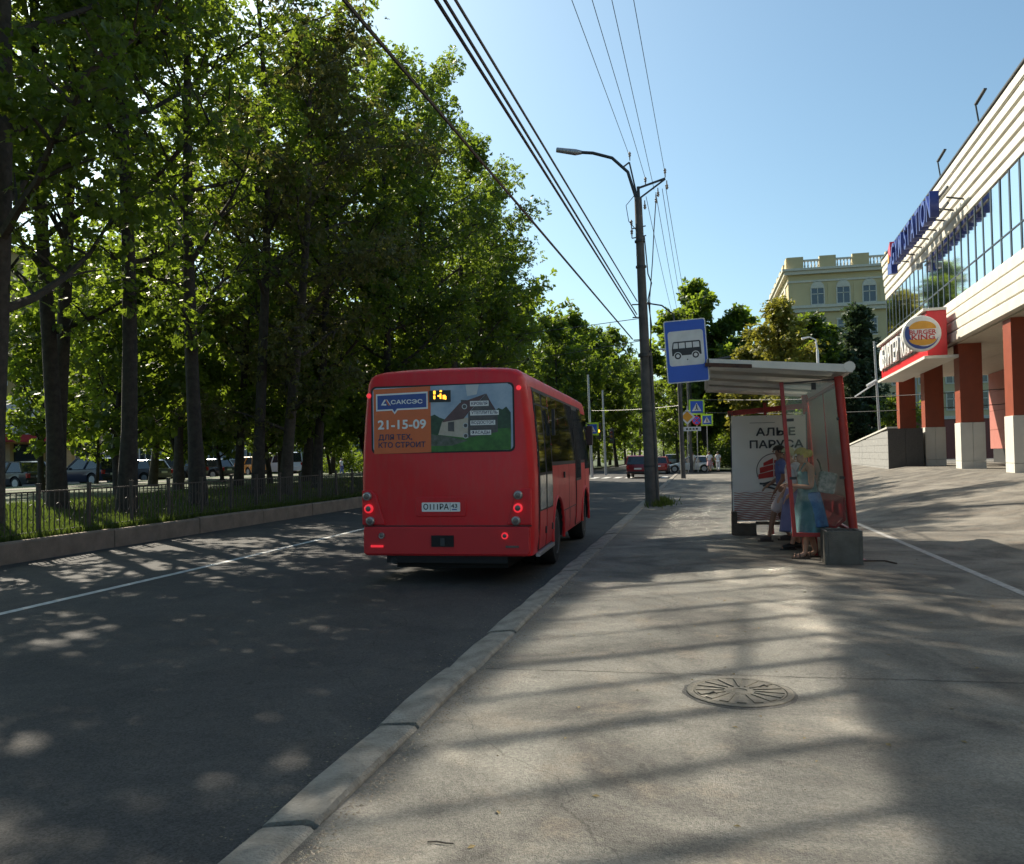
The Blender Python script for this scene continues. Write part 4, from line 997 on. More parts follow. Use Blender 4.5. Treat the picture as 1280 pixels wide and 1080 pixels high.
cable('overhead_cable', (-1.95,25.8,5.14), ext((-1.95,25.8,5.14), (-2.83,6.43,5.46), 1.8), .0, .020, 'single thick black cable reaching across the tree crowns, lowest of all', G1)
G2 = 'thin wires from the crossarm'
for a, b, lab in (((-1.93,26,10.9),(-2.2,15.65,10.34),'thin wire on the lamp arm insulator, leftmost of four'), ((-1.47,26,10.2),(-1.82,15.74,10.34),'thin wire on the crossarm, second of four from the left'),
                  ((-1.2,26,9.8),(-1.45,15.82,10.33),'thin wire on the crossarm, third of four from the left'), ((-.86,26,10.3),(-1.04,15.92,10.32),'thin wire on the crossarm tip, rightmost of four')):
    cable('overhead_wire', a, ext(a, b, 2.2), 0, .008, lab, G2)
G3 = 'thin wires between the two lamp poles'
for k, x0 in enumerate((-1.45,-1.15,-.95,-.85)):
    cable('overhead_wire', (x0,26,9.6+.1*k), (-1.3+.3*k,53.5,9.6), .25, .010, 'thin wire hanging between the nearest and second lamp poles, %s of four from the left' % ('first','second','third','last')[k], G3)
cable('overhead_wire', (-1.75,26,5.8), (-40,60,10.5), .6, .012, 'thin span wire from the lamp pole across the road, upper', 'span wires across the road')
cable('overhead_wire', (-1.75,26,5.1), (-40,62,7.6), .6, .012, 'thin span wire from the lamp pole across the road, lower', 'span wires across the road')
cable('overhead_wire', (-1.2,53.5,4.6), (-8,62,4.9), .1, .012, 'horizontal span wire with small lamps before the crossing', 'span wires across the road')
cable('overhead_wire', (-1.0,53.5,5.0), (14,40,4.2), .25, .018, 'pale wire from the second pole behind the shelter roof, upper', 'wires behind the shelter')
cable('overhead_wire', (-1.0,53.5,4.2), (14,42,3.6), .25, .018, 'pale wire from the second pole behind the shelter roof, lower', 'wires behind the shelter')

# ================================================================== PEOPLE
M_skin = pm('skin_tan', (0.5,0.27,0.18), 0.5, (0.44,0.235,0.155), 8); M_skin2 = pm('skin_brown', (0.3,0.155,0.1), 0.5)
def skin(name, verts, edges, radii, mat, parent, root=0, sub=2):
    me = bpy.data.meshes.new(name); me.from_pydata(verts, edges, []); me.materials.append(mat)
    o = link(name, me, parent); md = o.modifiers.new('skin', 'SKIN'); md.use_smooth_shade = True
    for i, r in enumerate(radii):
        sv = me.skin_vertices[0].data[i]; sv.radius = r if hasattr(r, '__len__') else (r, r); sv.use_root = (i == root)
    s = o.modifiers.new('sub', 'SUBSURF'); s.levels = sub; s.render_levels = sub
    return o
class SK:
    def __init__(s): s.v = []; s.e = []; s.r = []
    def add(s, p, r, parent=None):
        s.v.append(p); s.r.append(r); i = len(s.v)-1
        if parent is not None: s.e.append((parent, i))
        return i
    def chain(s, start, pts):
        i = start
        for p, r in pts: i = s.add(p, r, i)
        return i
def lerp(a, b, t): return tuple(a[i] + (b[i]-a[i])*t for i in range(3))
def person(label, loc, rz, J, mat, sc=1.0, hair=None, group=None, fingers=True):
    """J: joint positions (facing -y in its own frame, x to its right)"""
    t = thing('person', label, 'person', loc, rz, group); t.scale = (sc,)*3
    k = SK(); pel = k.add(J['pelvis'], (.125,.10))
    for s in ('l', 'r'):
        hip = k.add(J['hip_'+s], (.098,.095), pel)
        kn = k.add(J['knee_'+s], .056, k.add(lerp(J['hip_'+s], J['knee_'+s], .5), .078, hip))
        an = k.add(J['ankle_'+s], .036, k.add(lerp(J['knee_'+s], J['ankle_'+s], .35), .053, kn))
        A_ = J['ankle_'+s]; d = J.get('toe_'+s, (A_[0], A_[1]-.17, .025))
        k.add(d, (.032,.02), k.add(lerp((A_[0],A_[1],.035), d, .55), (.042,.03), an))
    ch = k.add(J['chest'], (.15,.105), k.add(lerp(J['pelvis'], J['chest'], .5), (.115,.09), pel))
    nk0 = k.add(J['neck'], (.07,.06), ch); nk = k.add(lerp(J['neck'], J['head'], .45), .048, nk0)
    H_ = J['head']; hd = k.add(H_, (.078,.09), nk); k.add((H_[0], H_[1]+.005, H_[2]+.09), (.062,.075), hd)
    for s in ('l', 'r'):
        sh_ = k.add(J['sho_'+s], .06, nk0)
        el = k.add(J['elb_'+s], .040, k.add(lerp(J['sho_'+s], J['elb_'+s], .5), .048, sh_))
        wr = k.add(J['wri_'+s], .026, k.add(lerp(J['elb_'+s], J['wri_'+s], .4), .037, el))
        w = Vector(J['wri_'+s]); dr = (w - Vector(J['elb_'+s])).normalized(); sd = dr.cross(Vector((0,0,1))); sd = sd.normalized() if sd.length > .1 else Vector((1,0,0))
        pm_ = k.add(tuple(w + dr*.055), (.034,.018), wr)
        if fingers:
            for f, (o_, l) in enumerate(((-.027,.075),(-.009,.088),(.009,.082),(.027,.065))):
                b0 = w + dr*.09 + sd*o_; a = k.add(tuple(b0), .0095, pm_)
                a = k.add(tuple(b0 + dr*l*.5 + Vector((0,0,-.012))), .0085, a); k.add(tuple(b0 + dr*l*.85 + Vector((0,0,-.035))), .007, a)
            b0 = w + dr*.035 - sd*.035; a = k.add(tuple(b0), .011, pm_); k.add(tuple(b0 + dr*.045 - sd*.012 + Vector((0,0,-.012))), .009, a)
    body = skin('body', k.v, k.e, k.r, mat, t)
    # face: nose, eyes, mouth, ears on the front of the head (towards fdir)
    fd = J.get('face', (0,-1,0)); F_ = Vector(fd).normalized(); S_ = F_.cross(Vector((0,0,1))).normalized(); U_ = S_.cross(F_)
    Hc = Vector(H_) + Vector((0,0,.045))
    m = MB(); m.tube([Hc+F_*.083+U_*.03, Hc+F_*.108-U_*.012, Hc+F_*.086-U_*.025], [.008,.015,.008], 8); m.build('nose', mat, t, smooth=60)
    for q in (-1, 1):
        MB().lathe([(.001,-.012),(.011,-.005),(.011,.005),(.001,.012)], 8, tuple(Hc+F_*.076+S_*.032*q+U_*.022)).build('eye', M_black, t, smooth=60)
        MB().lathe([(.004,-.03),(.018,-.015),(.02,.01),(.008,.03)], 8, tuple(Hc+S_*.085*q)).build('ear', mat, t, smooth=60)
    MB().tube([Hc+F_*.078-S_*.022-U_*.052, Hc+F_*.086-U_*.054, Hc+F_*.078+S_*.022-U_*.052], .006, 6).build('mouth', pm('lips', (.25,.08,.06), .5), t, smooth=60)
    return t, body
def headcover(t, c, F, mat, nm, r=(.105,.125,.10), bun=None):
    """rounded cap mesh over the skull: noisy ellipsoid cut at the brow, optional knot behind"""
    m = MB(); n, q = 18, 9; vs = []; F_ = Vector(F).normalized(); S_ = F_.cross(Vector((0,0,1))).normalized()
    for j in range(q+1):
        th = R(-25 + 115*j/q)
        for i in range(n):
            ph = 2*math.pi*i/n; e = 1 + .03*math.sin(5*ph+3*j)
            low = (-25 if math.cos(ph) < .2 else 8)
            tt = R(low + (90-low)*j/q)
            p = F_*(r[1]*math.cos(tt)*math.cos(ph)*e) + S_*(r[0]*math.cos(tt)*math.sin(ph)*e) + Vector((0,0,r[2]*math.sin(tt)*e))
            vs.append(Vector(c)+p)
    m.add(vs, [(j*n+i, j*n+(i+1)%n, (j+1)*n+(i+1)%n, (j+1)*n+i) for j in range(q) for i in range(n)])
    o = m.build(nm, mat, t, smooth=80)
    if bun is not None: MB().lathe([(.01,-.06),(.05,-.045),(.065,0),(.05,.04),(.01,.055)], 12, tuple(Vector(c)+Vector(bun))).build('scarf_knot', mat, t, smooth=80)
    return o
def skirt(t, nm, rings, mat, n=28, fold=.05, seed=1, sx=1.0):
    """rings: (cx, cy, z, rx, ry)"""
    m = MB(); vs = []; r = random.Random(seed); ph = r.uniform(0,6)
    for j, (cx, cy_, z, rx, ry) in enumerate(rings):
        for i in range(n):
            a = 2*math.pi*i/n; f = 1 + fold*(j/max(1,len(rings)-1))*math.sin(7*a+ph) + fold*.5*(j/len(rings))*math.sin(11*a)
            vs.append((cx+rx*f*math.cos(a), cy_+ry*f*math.sin(a), z))
    m.add(vs, [(j*n+i, j*n+(i+1)%n, (j+1)*n+(i+1)%n, (j+1)*n+i) for j in range(len(rings)-1) for i in range(n)])
    o = m.build(nm, mat, t, smooth=80); sd = o.modifiers.new('thick', 'SOLIDIFY'); sd.thickness = .008
    s = o.modifiers.new('sub', 'SUBSURF'); s.levels = 1; s.render_levels = 1
    return o
def shirt(t, nm, J, mat, sleeve=.45, grow=.018):
    k = SK(); p0 = k.add(lerp(J['pelvis'], J['chest'], -.05), (.135+grow,.115+grow)); md_ = k.add(lerp(J['pelvis'], J['chest'], .5), (.125+grow,.10+grow), p0)
    ch = k.add(J['chest'], (.155+grow,.112+grow), md_); nk = k.add(lerp(J['chest'], J['neck'], .85), (.085,.07), ch)
    for s in ('l', 'r'):
        sh_ = k.add(J['sho_'+s], .066+grow*.6, nk)
        if sleeve: k.add(lerp(J['sho_'+s], J['elb_'+s], sleeve+.25), .062+grow*.5, k.add(lerp(J['sho_'+s], J['elb_'+s], sleeve*.6), .062+grow*.6, sh_))
    return skin(nm, k.v, k.e, k.r, mat, t)
def shoes(t, J, mat, h=.05, sandal=False):
    for s in ('l', 'r'):
        A_ = Vector(J['ankle_'+s]); T_ = Vector(J.get('toe_'+s, (A_.x, A_.y-.17, .025))); d = (T_-A_); d.z = 0; d = d.normalized()
        M = Matrix.Translation((A_.x, A_.y, J.get('lift_'+s, 0))) @ d.to_track_quat('-Y', 'Z').to_matrix().to_4x4()
        ol = [(-.038,.06),(-.045,-.02),(-.052,-.12),(-.03,-.20),(.02,-.205),(.05,-.14),(.045,-.02),(.036,.06),(0,.078)]
        m = MB(); vs = [M @ Vector((x,y,z)) for z in (0,.022) for x,y in ol]; n = len(ol)
        m.add(vs, [tuple(range(n)), tuple(range(2*n-1,n-1,-1))] + [(i,(i+1)%n,n+(i+1)%n,n+i) for i in range(n)])
        if sandal:
            for yy in (-.15,-.09,.03):
                m.tube([M @ Vector((-.05,yy,.022)), M @ Vector((-.03,yy,.075)), M @ Vector((.03,yy,.075)), M @ Vector((.05,yy,.022))], .011, 6)
        else:
            m.tube([M @ Vector((0,.03,.05)), M @ Vector((0,-.06,.055)), M @ Vector((0,-.16,.035))], [.05,.052,.038], 10)
        m.build('sandal' if sandal else 'shoe', mat, t, smooth=50)
STAND = dict(pelvis=(0,0,.90), hip_l=(.09,0,.87), hip_r=(-.09,0,.87), knee_l=(.095,-.01,.47), knee_r=(-.095,-.01,.47), ankle_l=(.09,.02,.08), ankle_r=(-.09,.02,.08),
             chest=(0,.0,1.22), neck=(0,.015,1.40), head=(0,-.01,1.51), sho_l=(.175,.01,1.35), sho_r=(-.175,.01,1.35), elb_l=(.21,.03,1.07), elb_r=(-.21,.03,1.07), wri_l=(.20,-.06,.84), wri_r=(-.20,-.06,.84))
def pose(**k): d = dict(STAND); d.update(k); return d
# woman with the yellow headscarf: stands side-on, looking down at what she holds
J1 = pose(chest=(0,-.02,1.20), neck=(0,-.03,1.38), head=(0,-.085,1.475), face=(0,-1,-.35), elb_l=(.21,.0,1.06), wri_l=(.12,-.24,1.08), elb_r=(-.20,.0,1.06), wri_r=(-.08,-.25,1.09),
          ankle_l=(.08,-.08,.08), knee_l=(.09,-.06,.47), ankle_r=(-.10,.12,.08), knee_r=(-.09,.02,.47))
M_dress = pm('teal_dress', (.13,.26,.3), .8, (.06,.19,.2), 5, .2, 30); M_blue = pm('blue_cloth', (.1,.28,.52), .75, (.03,.11,.3), 6)
M_scarf = pm('yellow_scarf', (.5,.39,.08), .8, (.36,.27,.05), 14, .3, 40); M_pale = pm('pale_scarf', (.46,.46,.27), .8, (.36,.36,.2), 9)
t1, _ = person('woman in yellow headscarf and blue-green sundress, looking down beside the red end post', (1.56, 13.15, 0), R(-82), J1, M_skin)
headcover(t1, (0,-.075,1.545), (0,-1,.0), M_scarf, 'headscarf', (.096,.113,.108), (0,.105,.02))
skirt(t1, 'dress', [(0,-.03,1.30,.145,.10),(0,-.02,1.22,.175,.13),(0,0,1.05,.155,.13),(0,0,.93,.175,.15),(0,0,.75,.215,.19),(0,0,.55,.24,.225),(0,0,.36,.26,.25)], M_dress, fold=.07)
skirt(t1, 'skirt_panel', [(0,.02,1.0,.17,.15),(0,.05,.8,.222,.17),(0,.07,.6,.25,.19),(0,.08,.47,.262,.21)], M_blue, fold=.06, seed=4)
for q in (-1, 1): MB().tube([(q*.09,-.13,1.29),(q*.095,-.06,1.415),(q*.09,.06,1.36),(q*.08,.10,1.24)], .012, 6).build('strap', M_dress, t1)
shoes(t1, J1, pm('sandal_leather', (.1,.06,.04), .6), sandal=True)
bag = tag(MB().prism(rrect(-.13,-.16,.13,.16,.04), 'xz', -.05, .05).build('shoulder_bag', pm('bag_cloth', (.05,.11,.1), .8, (.4,.42,.4), 16), bevel=.02), 'dark green and white patterned bag hanging behind the woman in the yellow scarf', 'bag')
bag.location = (1.84, 13.2, 1.12); bag.rotation_euler = (0, R(12), R(8))
MB().tube([(-.10,0,.15),(-.16,0,.27),(-.20,0,.32)], .012, 6).build('strap', pm('bag_strap', (.04,.06,.05), .8), bag)
phone = tag(MB().box((-.035,-.075,-.005), (.035,.075,.005)).build('handheld_phone', M_black, bevel=.003), 'small dark phone held in the hands of the woman in the yellow scarf', 'phone')
phone.location = (1.24, 13.17, 1.10); phone.rotation_euler = (R(20), R(-35), R(0))
# woman behind her with a pale headscarf and a long lavender skirt
J2 = pose(chest=(0,-.03,1.22), neck=(0,-.05,1.40), head=(0,-.10,1.50), face=(0,-1,-.3), elb_l=(.21,.0,1.08), wri_l=(.17,-.15,.90), elb_r=(-.21,.0,1.07), wri_r=(-.17,-.14,.90), ankle_l=(.09,-.10,.08), ankle_r=(-.09,.08,.08))
M_lav = pm('lavender_cloth', (.2,.2,.36), .8, (.15,.15,.29), 5); M_blouse = pm('white_blouse', (.6,.58,.58), .8, (.45,.42,.47), 7)
t2, _ = person('woman in pale headscarf, white blouse and long lavender skirt behind the yellow scarf', (1.50, 14.35, 0), R(-75), J2, M_skin)
headcover(t2, (0,-.09,1.57), (0,-1,0), M_pale, 'headscarf', (.094,.112,.108))
shirt(t2, 'blouse', J2, M_blouse, .45)
skirt(t2, 'skirt', [(0,0,1.0,.15,.13),(0,-.01,.9,.18,.16),(0,-.02,.7,.20,.19),(0,-.03,.5,.215,.21),(0,-.04,.28,.225,.23)], M_lav, fold=.05, seed=2)
shoes(t2, J2, M_black)
# man in a blue T-shirt and long white shorts, one foot forward
J3 = pose(pelvis=(0,.02,.92), chest=(0,0,1.26), neck=(0,-.01,1.45), head=(0,-.04,1.56), hip_l=(.09,.02,.89), hip_r=(-.09,.02,.89), knee_l=(.10,-.17,.50), ankle_l=(.10,-.26,.08), knee_r=(-.1,-.03,.49), ankle_r=(-.1,.12,.08),
          sho_l=(.185,0,1.40), sho_r=(-.185,0,1.40), elb_l=(.23,-.02,1.12), wri_l=(.20,-.14,.92), elb_r=(-.23,-.02,1.12), wri_r=(-.18,-.2,1.0))
M_tee = pm('blue_tee', (.14,.18,.4), .8, (.1,.14,.33), 6); M_shorts = pm('white_shorts', (.6,.54,.56), .8, (.5,.44,.47), 6)
t3, _ = person('man in blue T-shirt and long white shorts, farthest of the three at the shelter', (1.42, 15.6, 0), R(-86), J3, M_skin2)
headcover(t3, (0,-.035,1.615), (0,-1,0), pm('dark_hair', (.03,.025,.02), .7), 'hair', (.10,.118,.10))
shirt(t3, 'tee_shirt', J3, M_tee, .55, .022)
k = SK(); w0 = k.add((0,.02,.98), (.15,.125)); pv = k.add((0,.02,.90), (.16,.135), w0)
for s, q in (('l',1), ('r',-1)):
    a = k.add((q*.095, J3['hip_'+s][1], .84), (.115,.12), pv); b_ = k.add(lerp(J3['hip_'+s], J3['knee_'+s], .55), .112, a); k.add(lerp(J3['hip_'+s], J3['knee_'+s], 1.02), .105, b_)
skin('shorts', k.v, k.e, k.r, M_shorts, t3)
shoes(t3, J3, pm('brown_shoe', (.05,.035,.03), .6))
# far pedestrians by the crossing
def far_person(label, x, y, top, bot, hairc, rz, kids=1.0, dress=False):
    J = pose(ankle_l=(.09,-.12,.08), knee_l=(.09,-.08,.47), ankle_r=(-.09,.14,.09), knee_r=(-.09,.0,.47))
    t, _ = person(label, (x, y, 0), rz, J, M_skin, kids, group='people near the crossing', fingers=False)
    shirt(t, 'top', J, top, .5)
    if dress: skirt(t, 'dress', [(0,0,1.0,.15,.13),(0,0,.8,.2,.18),(0,0,.5,.24,.22)], bot)
    else:
        k = SK(); pv = k.add((0,0,.92), (.14,.12))
        for s in ('l', 'r'): k.add(lerp(J['knee_'+s], J['ankle_'+s], .85), .062, k.add(J['knee_'+s], .075, k.add(J['hip_'+s], .10, pv)))
        skin('trousers', k.v, k.e, k.r, bot, t, sub=1)
    headcover(t, (0,-.01,1.575), (0,-1,0), hairc, 'hair', (.10,.115,.10)); shoes(t, J, M_black)
M_hair = pm('brown_hair', (.07,.045,.03), .7); M_pinkc = pm('pink_cloth', (.5,.3,.32), .8); M_bei = pm('beige_cloth', (.5,.46,.38), .8)
far_person('pedestrian in white clothes, leftmost of the three walking by the white car', -.62, 73.2, M_white, M_bei, M_hair, R(180))
far_person('pedestrian in pale pink dress, middle of the three walking by the white car', .75, 70.5, M_white, M_pinkc, M_hair, R(175), 1.0, True)
far_person('pedestrian in white top carrying nothing, rightmost of the three by the white car', 1.45, 71.5, M_white, M_white, MATS['dark_hair'], R(170))
far_person('pedestrian in a white top walking on the park path behind the tree trunks', -33.2, 73.5, M_white, M_tee, MATS['dark_hair'], R(80))

# ================================================================== CARS
M_cglass = pm('car_glass', (.02,.025,.03), .05, spec=.9); M_tail = pm('car_tail_lamp', (.4,.015,.02), .2); M_headl = pm('car_head_lamp', (.6,.6,.6), .1)
def car(label, loc, rz, col, kind='hatch', group='cars in the street', metal=.3, cat='car', light=False):
    """x right, +y forward, origin under its middle"""
    t = thing('car', label, cat, loc, rz, group)
    nmx = 'car_paint_%02d%02d%02d' % tuple(int(99*c) for c in col)
    paint = pm(nmx, col, .3, None, 1.5, metal=metal, coat=.6)
    van = kind == 'van'; suv = kind == 'suv'
    L, W_, belt, roof = (4.1,.88,.98,1.62) if suv else ((4.9,.95,1.1,2.0) if van else (4.2,.86,.9,1.47))
    # lower body loft
    st = [(-L/2,.48,.80,.70),(-L/2+.08,.34,belt,.94),(-L/2+.5,.26,belt+.03,1.0),(-.3,.24,belt,1.0),(L*.22,.24,belt-.02,1.0),(L/2-.55,.26,belt-.16,.97),(L/2-.12,.32,belt-.28,.90),(L/2,.45,belt-.42,.72)]
    vs = []
    for y, z0, z1, w in st:
        w *= W_
        vs += [(-w*.9,y,z0),(-w,y,(z0+z1)*.5),(-w*.97,y,z1-.05),(-w*.86,y,z1),(w*.86,y,z1),(w*.97,y,z1-.05),(w,y,(z0+z1)*.5),(w*.9,y,z0)]
    n = 8; fs = [(j*n+k, j*n+(k+1)%n, (j+1)*n+(k+1)%n, (j+1)*n+k) for j in range(len(st)-1) for k in range(n)] + [tuple(range(n)), tuple(range(len(st)*n-1, len(st)*n-1-n, -1))]
    body_ = MB().add(vs, fs).mesh('body', paint)
    b_ = link('body', body_, t)
    cut = MB()
    wy = L*.305; wr = .33 if not (suv or van) else .36
    for y in (-wy, wy): cut.cyl((-2,y,wr), wr*1.18, 4, 20, 'x')
    c_ = link('cutter', cut.mesh('cutter', M_under)); md = b_.modifiers.new('c', 'BOOLEAN'); md.object = c_; md.solver = 'EXACT'
    b_.parent = None
    bpy.context.view_layer.update(); nm_ = bpy.data.meshes.new_from_object(b_.evaluated_get(bpy.context.evaluated_depsgraph_get()))
    b_.modifiers.clear(); b_.data = nm_; nm_.materials.append(M_under)
    for p_ in nm_.polygons:
        c__ = p_.center
        if any(abs(math.hypot(c__.y-y, c__.z-wr)-wr*1.18) < .03 for y in (-wy, wy)) and abs(p_.normal.x) < .5: p_.material_index = 1
    bpy.data.objects.remove(c_); b_.parent = t; shade(nm_, 40)
    # cabin: glass house with pillars and a painted roof
    ry0, ry1 = (-L/2+.30, L*.02) if suv else ((-L/2+.12, L*.22) if van else (-L/2+.62, L*.02))
    by0, by1 = (-L/2+.10, L*.22) if suv else ((-L/2+.05, L*.36) if van else (-L/2+.30, L*.22))
    tw = .70*W_/.86 if not van else .84; bw = .84*W_/.86*.98
    base = [(-bw,by0,belt-.01),(bw,by0,belt-.01),(bw,by1,belt-.06),(-bw,by1,belt-.06)]
    top = [(-tw,ry0,roof-.05),(tw,ry0,roof-.05),(tw,ry1,roof-.05),(-tw,ry1,roof-.05)]
    MB().add(base+top, [(0,3,2,1),(4,5,6,7),(0,1,5,4),(1,2,6,5),(2,3,7,6),(3,0,4,7)]).build('glass', M_cglass, t, bevel=.03)
    rf = MB().add([(-tw*1.02,ry0-.04,roof-.06),(tw*1.02,ry0-.04,roof-.06),(tw*1.02,ry1+.04,roof-.06),(-tw*1.02,ry1+.04,roof-.06),(-tw*.85,ry0+.12,roof),(tw*.85,ry0+.12,roof),(tw*.85,ry1-.12,roof),(-tw*.85,ry1-.12,roof)],
             [(0,3,2,1),(4,5,6,7),(0,1,5,4),(1,2,6,5),(2,3,7,6),(3,0,4,7)]).build('roof', paint, t, bevel=.02)
    m = MB()
    for q in (-1, 1):
        for a, c in (((q*bw,by0,belt-.01),(q*tw,ry0,roof-.05)), ((q*bw,by1,belt-.06),(q*tw,ry1,roof-.05)), ((q*(bw+.004),(by0+by1)/2-.1,belt-.02),(q*(tw+.004),(ry0+ry1)/2-.1,roof-.05))):
            m.bar(a, c, .085, .085)
    m.build('pillar', paint, t)
    for q in (-1, 1):
        MB().box((q*W_*.70,-L/2-.015,belt-.30), (q*W_*.93,-L/2+.12,belt-.06)).build('tail_lamp', M_tail, t, bevel=.02)
        MB().box((q*W_*.60,L/2-.10,belt-.46), (q*W_*.88,L/2+.0,belt-.33)).build('headlight', M_headl, t, bevel=.02)
        MB().box((q*W_*1.0,by1-.35,belt-.02), (q*(W_+.14),by1-.22,belt+.12)).build('mirror', paint, t, bevel=.03)
        for y in (-wy, wy):
            w = MB().lathe([(wr*.6,-.09),(wr*.93,-.10),(wr,-.06),(wr,.06),(wr*.93,.10),(wr*.6,.09)], 24, (q*(W_-.13),y,wr), 'x').build('wheel', M_rubber, t, smooth=40)
            MB().lathe([(.04,q*.095),(wr*.5,q*.075),(wr*.62,q*.098)], 16, (q*(W_-.13),y,wr), 'x').build('rim', M_steel, w, smooth=40)
    MB().box((-.26,-L/2-.012,.62), (.26,-L/2+.05,.74)).build('number_plate', M_white, t)
    MB().box((-W_*.86,-L/2-.01,.34), (W_*.86,-L/2+.2,.50)).build('bumper', M_black if suv else paint, t, bevel=.03); MB().box((-W_*.8,L/2-.2,.30), (W_*.8,L/2+.01,.45)).build('bumper', M_black if suv else paint, t, bevel=.03)
    return t
car('dark red crossover seen from behind, driving away beyond the bus', (-4.25,61.6,-.14), R(-2), (.22,.01,.025), 'suv')
car('orange-red car ahead of the dark red crossover, half hidden by the pole', (-3.45,72.6,-.14), R(-1), (.45,.07,.05), 'hatch')
car('white hatchback side-on, crossing behind the second pole', (-.95,76.2,-.14), R(90), (.72,.72,.72), 'hatch', metal=0)
car('pale grey car far down the road past the crossing', (-3.6,112,-.14), 0, (.45,.47,.5), 'suv')
car('dark blue car on the far road, behind the dark red crossover', (-6.6,92,-.14), 0, (.03,.04,.09), 'hatch')
GP = 'cars parked beyond the park'
car('dark car parked by the pink shop, leftmost of the row behind the fence', (-35.6,37.2,.3), R(82), (.05,.055,.06), 'hatch', GP)
car('dark blue car parked beyond the twin trunks', (-35.2,42.4,.3), R(80), (.02,.03,.07), 'suv', GP)
car('grey car parked between the twin trunks and the thick trunk', (-34.6,45.9,.3), R(86), (.12,.12,.14), 'hatch', GP)
car('black car parked behind the thick trunk', (-34.8,50.2,.3), R(84), (.015,.017,.02), 'suv', GP)
car('dark saloon parked right of the thick trunk', (-35.4,54.6,.3), R(85), (.03,.035,.05), 'hatch', GP)
car('yellow-orange taxi parked in sunlight beyond the trunks', (-37.5,64.3,.3), R(60), (.6,.24,.03), 'suv', GP, 0)
car('white van parked beside the orange taxi', (-38.0,69.6,.3), R(78), (.7,.72,.75), 'van', GP, 0, 'van')

# ================================================================== SIGNS, LIGHTS
M_lime = pm('sign_lime', (.45,.7,.03), .4); M_orange = pm('sign_amber', (.75,.33,.02), .4); M_sred2 = pm('sign_red', (.5,.03,.08), .4)
def sign(nm, label, loc, kind, w=.7, post=0.0, rz=0, group='road signs at the crossing'):
    t = thing(nm, label, 'sign', loc, rz, group)
    if kind == 'zebra':
        MB().box((-w/2-.13,-.01,-w/2-.13), (w/2+.13,.01,w/2+.13)).build('reflective_border', M_lime, t)
        MB().box((-w/2,-.016,-w/2), (w/2,-.0105,w/2)).build('plate', M_sblue, t)
        MB().flat([(-w*.38,-w*.32),(w*.38,-w*.32),(0,w*.36)], 'xz', -.018).build('triangle', M_swhite, t)
        m = MB(); m.tube([(0,-.02,w*.14),(0,-.02,-.02*w)], w*.05, 6); m.tube([(0,-.02,-.02*w),(-w*.1,-.02,-w*.25)], w*.035, 5); m.tube([(0,-.02,-.02*w),(w*.1,-.02,-w*.25)], w*.035, 5)
        m.lathe([(.005,-.01),(w*.05,0),(.005,.01)], 8, (0,-.02,w*.2), 'y'); m.build('walking_figure', M_black, t)
    elif kind == 'main':
        r_ = w*.72
        MB().prism([(r_,0),(0,r_),(-r_,0),(0,-r_)], 'xz', -.01, .01).build('plate', M_swhite, t)
        r_ *= .70; MB().flat([(r_,0),(0,r_),(-r_,0),(0,-r_)], 'xz', -.013).build('diamond', M_orange, t)
    elif kind == 'nostop':
        MB().prism(disc(0,0,w/2,24), 'xz', -.01, .01).build('rim', M_sred2, t); MB().flat(disc(0,0,w*.40,24), 'xz', -.013).build('plate', M_sblue, t)
        for a in (45, -45): MB().box((-w*.40,-.016,-w*.05), (w*.40,-.0142,w*.05)).build('bar', M_sred2, t, rot=(0,R(a),0))
    elif kind == 'plaque':
        MB().box((-w/2,-.01,-.17), (w/2,.01,.17)).build('plate', M_swhite, t)
        for k, x in enumerate((-.3,-.12,.05,.22)): MB().box((x*w,-.014,-.07), (x*w+.11*w,-.0105,.07)).build('mark', M_black, t)
    if post: MB().tube([(0,.04,-loc[2]),(0,.04,post)], .035, 8).build('post', M_steel, t)
    return t
sign('crossing_sign', 'larger lime-edged pedestrian crossing sign above the yellow diamond', (-.18,70.0,5.35), 'zebra', 1.0, .6)
sign('priority_sign', 'yellow and white diamond priority road sign', (-.95,69.5,4.55), 'main', .9, .9)
sign('no_stopping_sign', 'round no stopping sign right of the yellow diamond', (-.20,69.85,4.25), 'nostop', .75)
sign('crossing_sign', 'smaller lime-edged pedestrian crossing sign, rightmost of the group', (.62,70.6,4.3), 'zebra', .72, .6)
sign('plaque', 'white plaque with dark marks under the yellow diamond', (-.62,69.45,3.55), 'plaque', 1.5)
sign('crossing_sign', 'lime-edged pedestrian crossing sign at the front of the bus, by the traffic light', (-7.75,61.5,3.5), 'zebra', .7)
def signal(label, x, y, z, h, lit):
    t = thing('traffic_light', label, 'traffic light', (x, y, 0), 0, 'traffic lights')
    MB().tube([(0,0,-.14),(-.02*h,0,h)], [.11,.07], 10).build('pole', M_steel, t)
    MB().box((.38,-.15,z-.5), (.72,.12,z+.55)).build('housing', M_black, t, bevel=.03)
    MB().bar((0,0,z), (.4,0,z), .05).build('bracket', M_dsteel, t)
    for k, (c, e) in enumerate((((.5,.02,.02),0),((.8,.35,.02),1),((.02,.2,.08),0))):
        mt = pm('signal_%d_%d' % (k, int(lit and k == 1)), c if (lit and k == 1) else tuple(q*.25 for q in c), .3, emit=c if lit and k == 1 else None, es=8 if k == 1 else 0)
        l = MB().lathe([(.02,-.21),(.10,-.19),(.11,-.15)], 14, (.55,0,z+.33-.33*k), 'y').build('lens', mt, t, smooth=50)
        MB().tube([(.55+.12*math.cos(R(a)),-.24,z+.33-.33*k+.12*math.sin(R(a))) for a in range(0,181,30)], .012, 5).build('visor', M_black, l)
    MB().box((.36,.13,z-.6), (.74,.14,z+.65)).build('backboard', M_dsteel, t)
    return t
signal('traffic light with lit amber lamp on a tall pole in front of the bus', -7.9, 62.0, 3.35, 7.6, True)
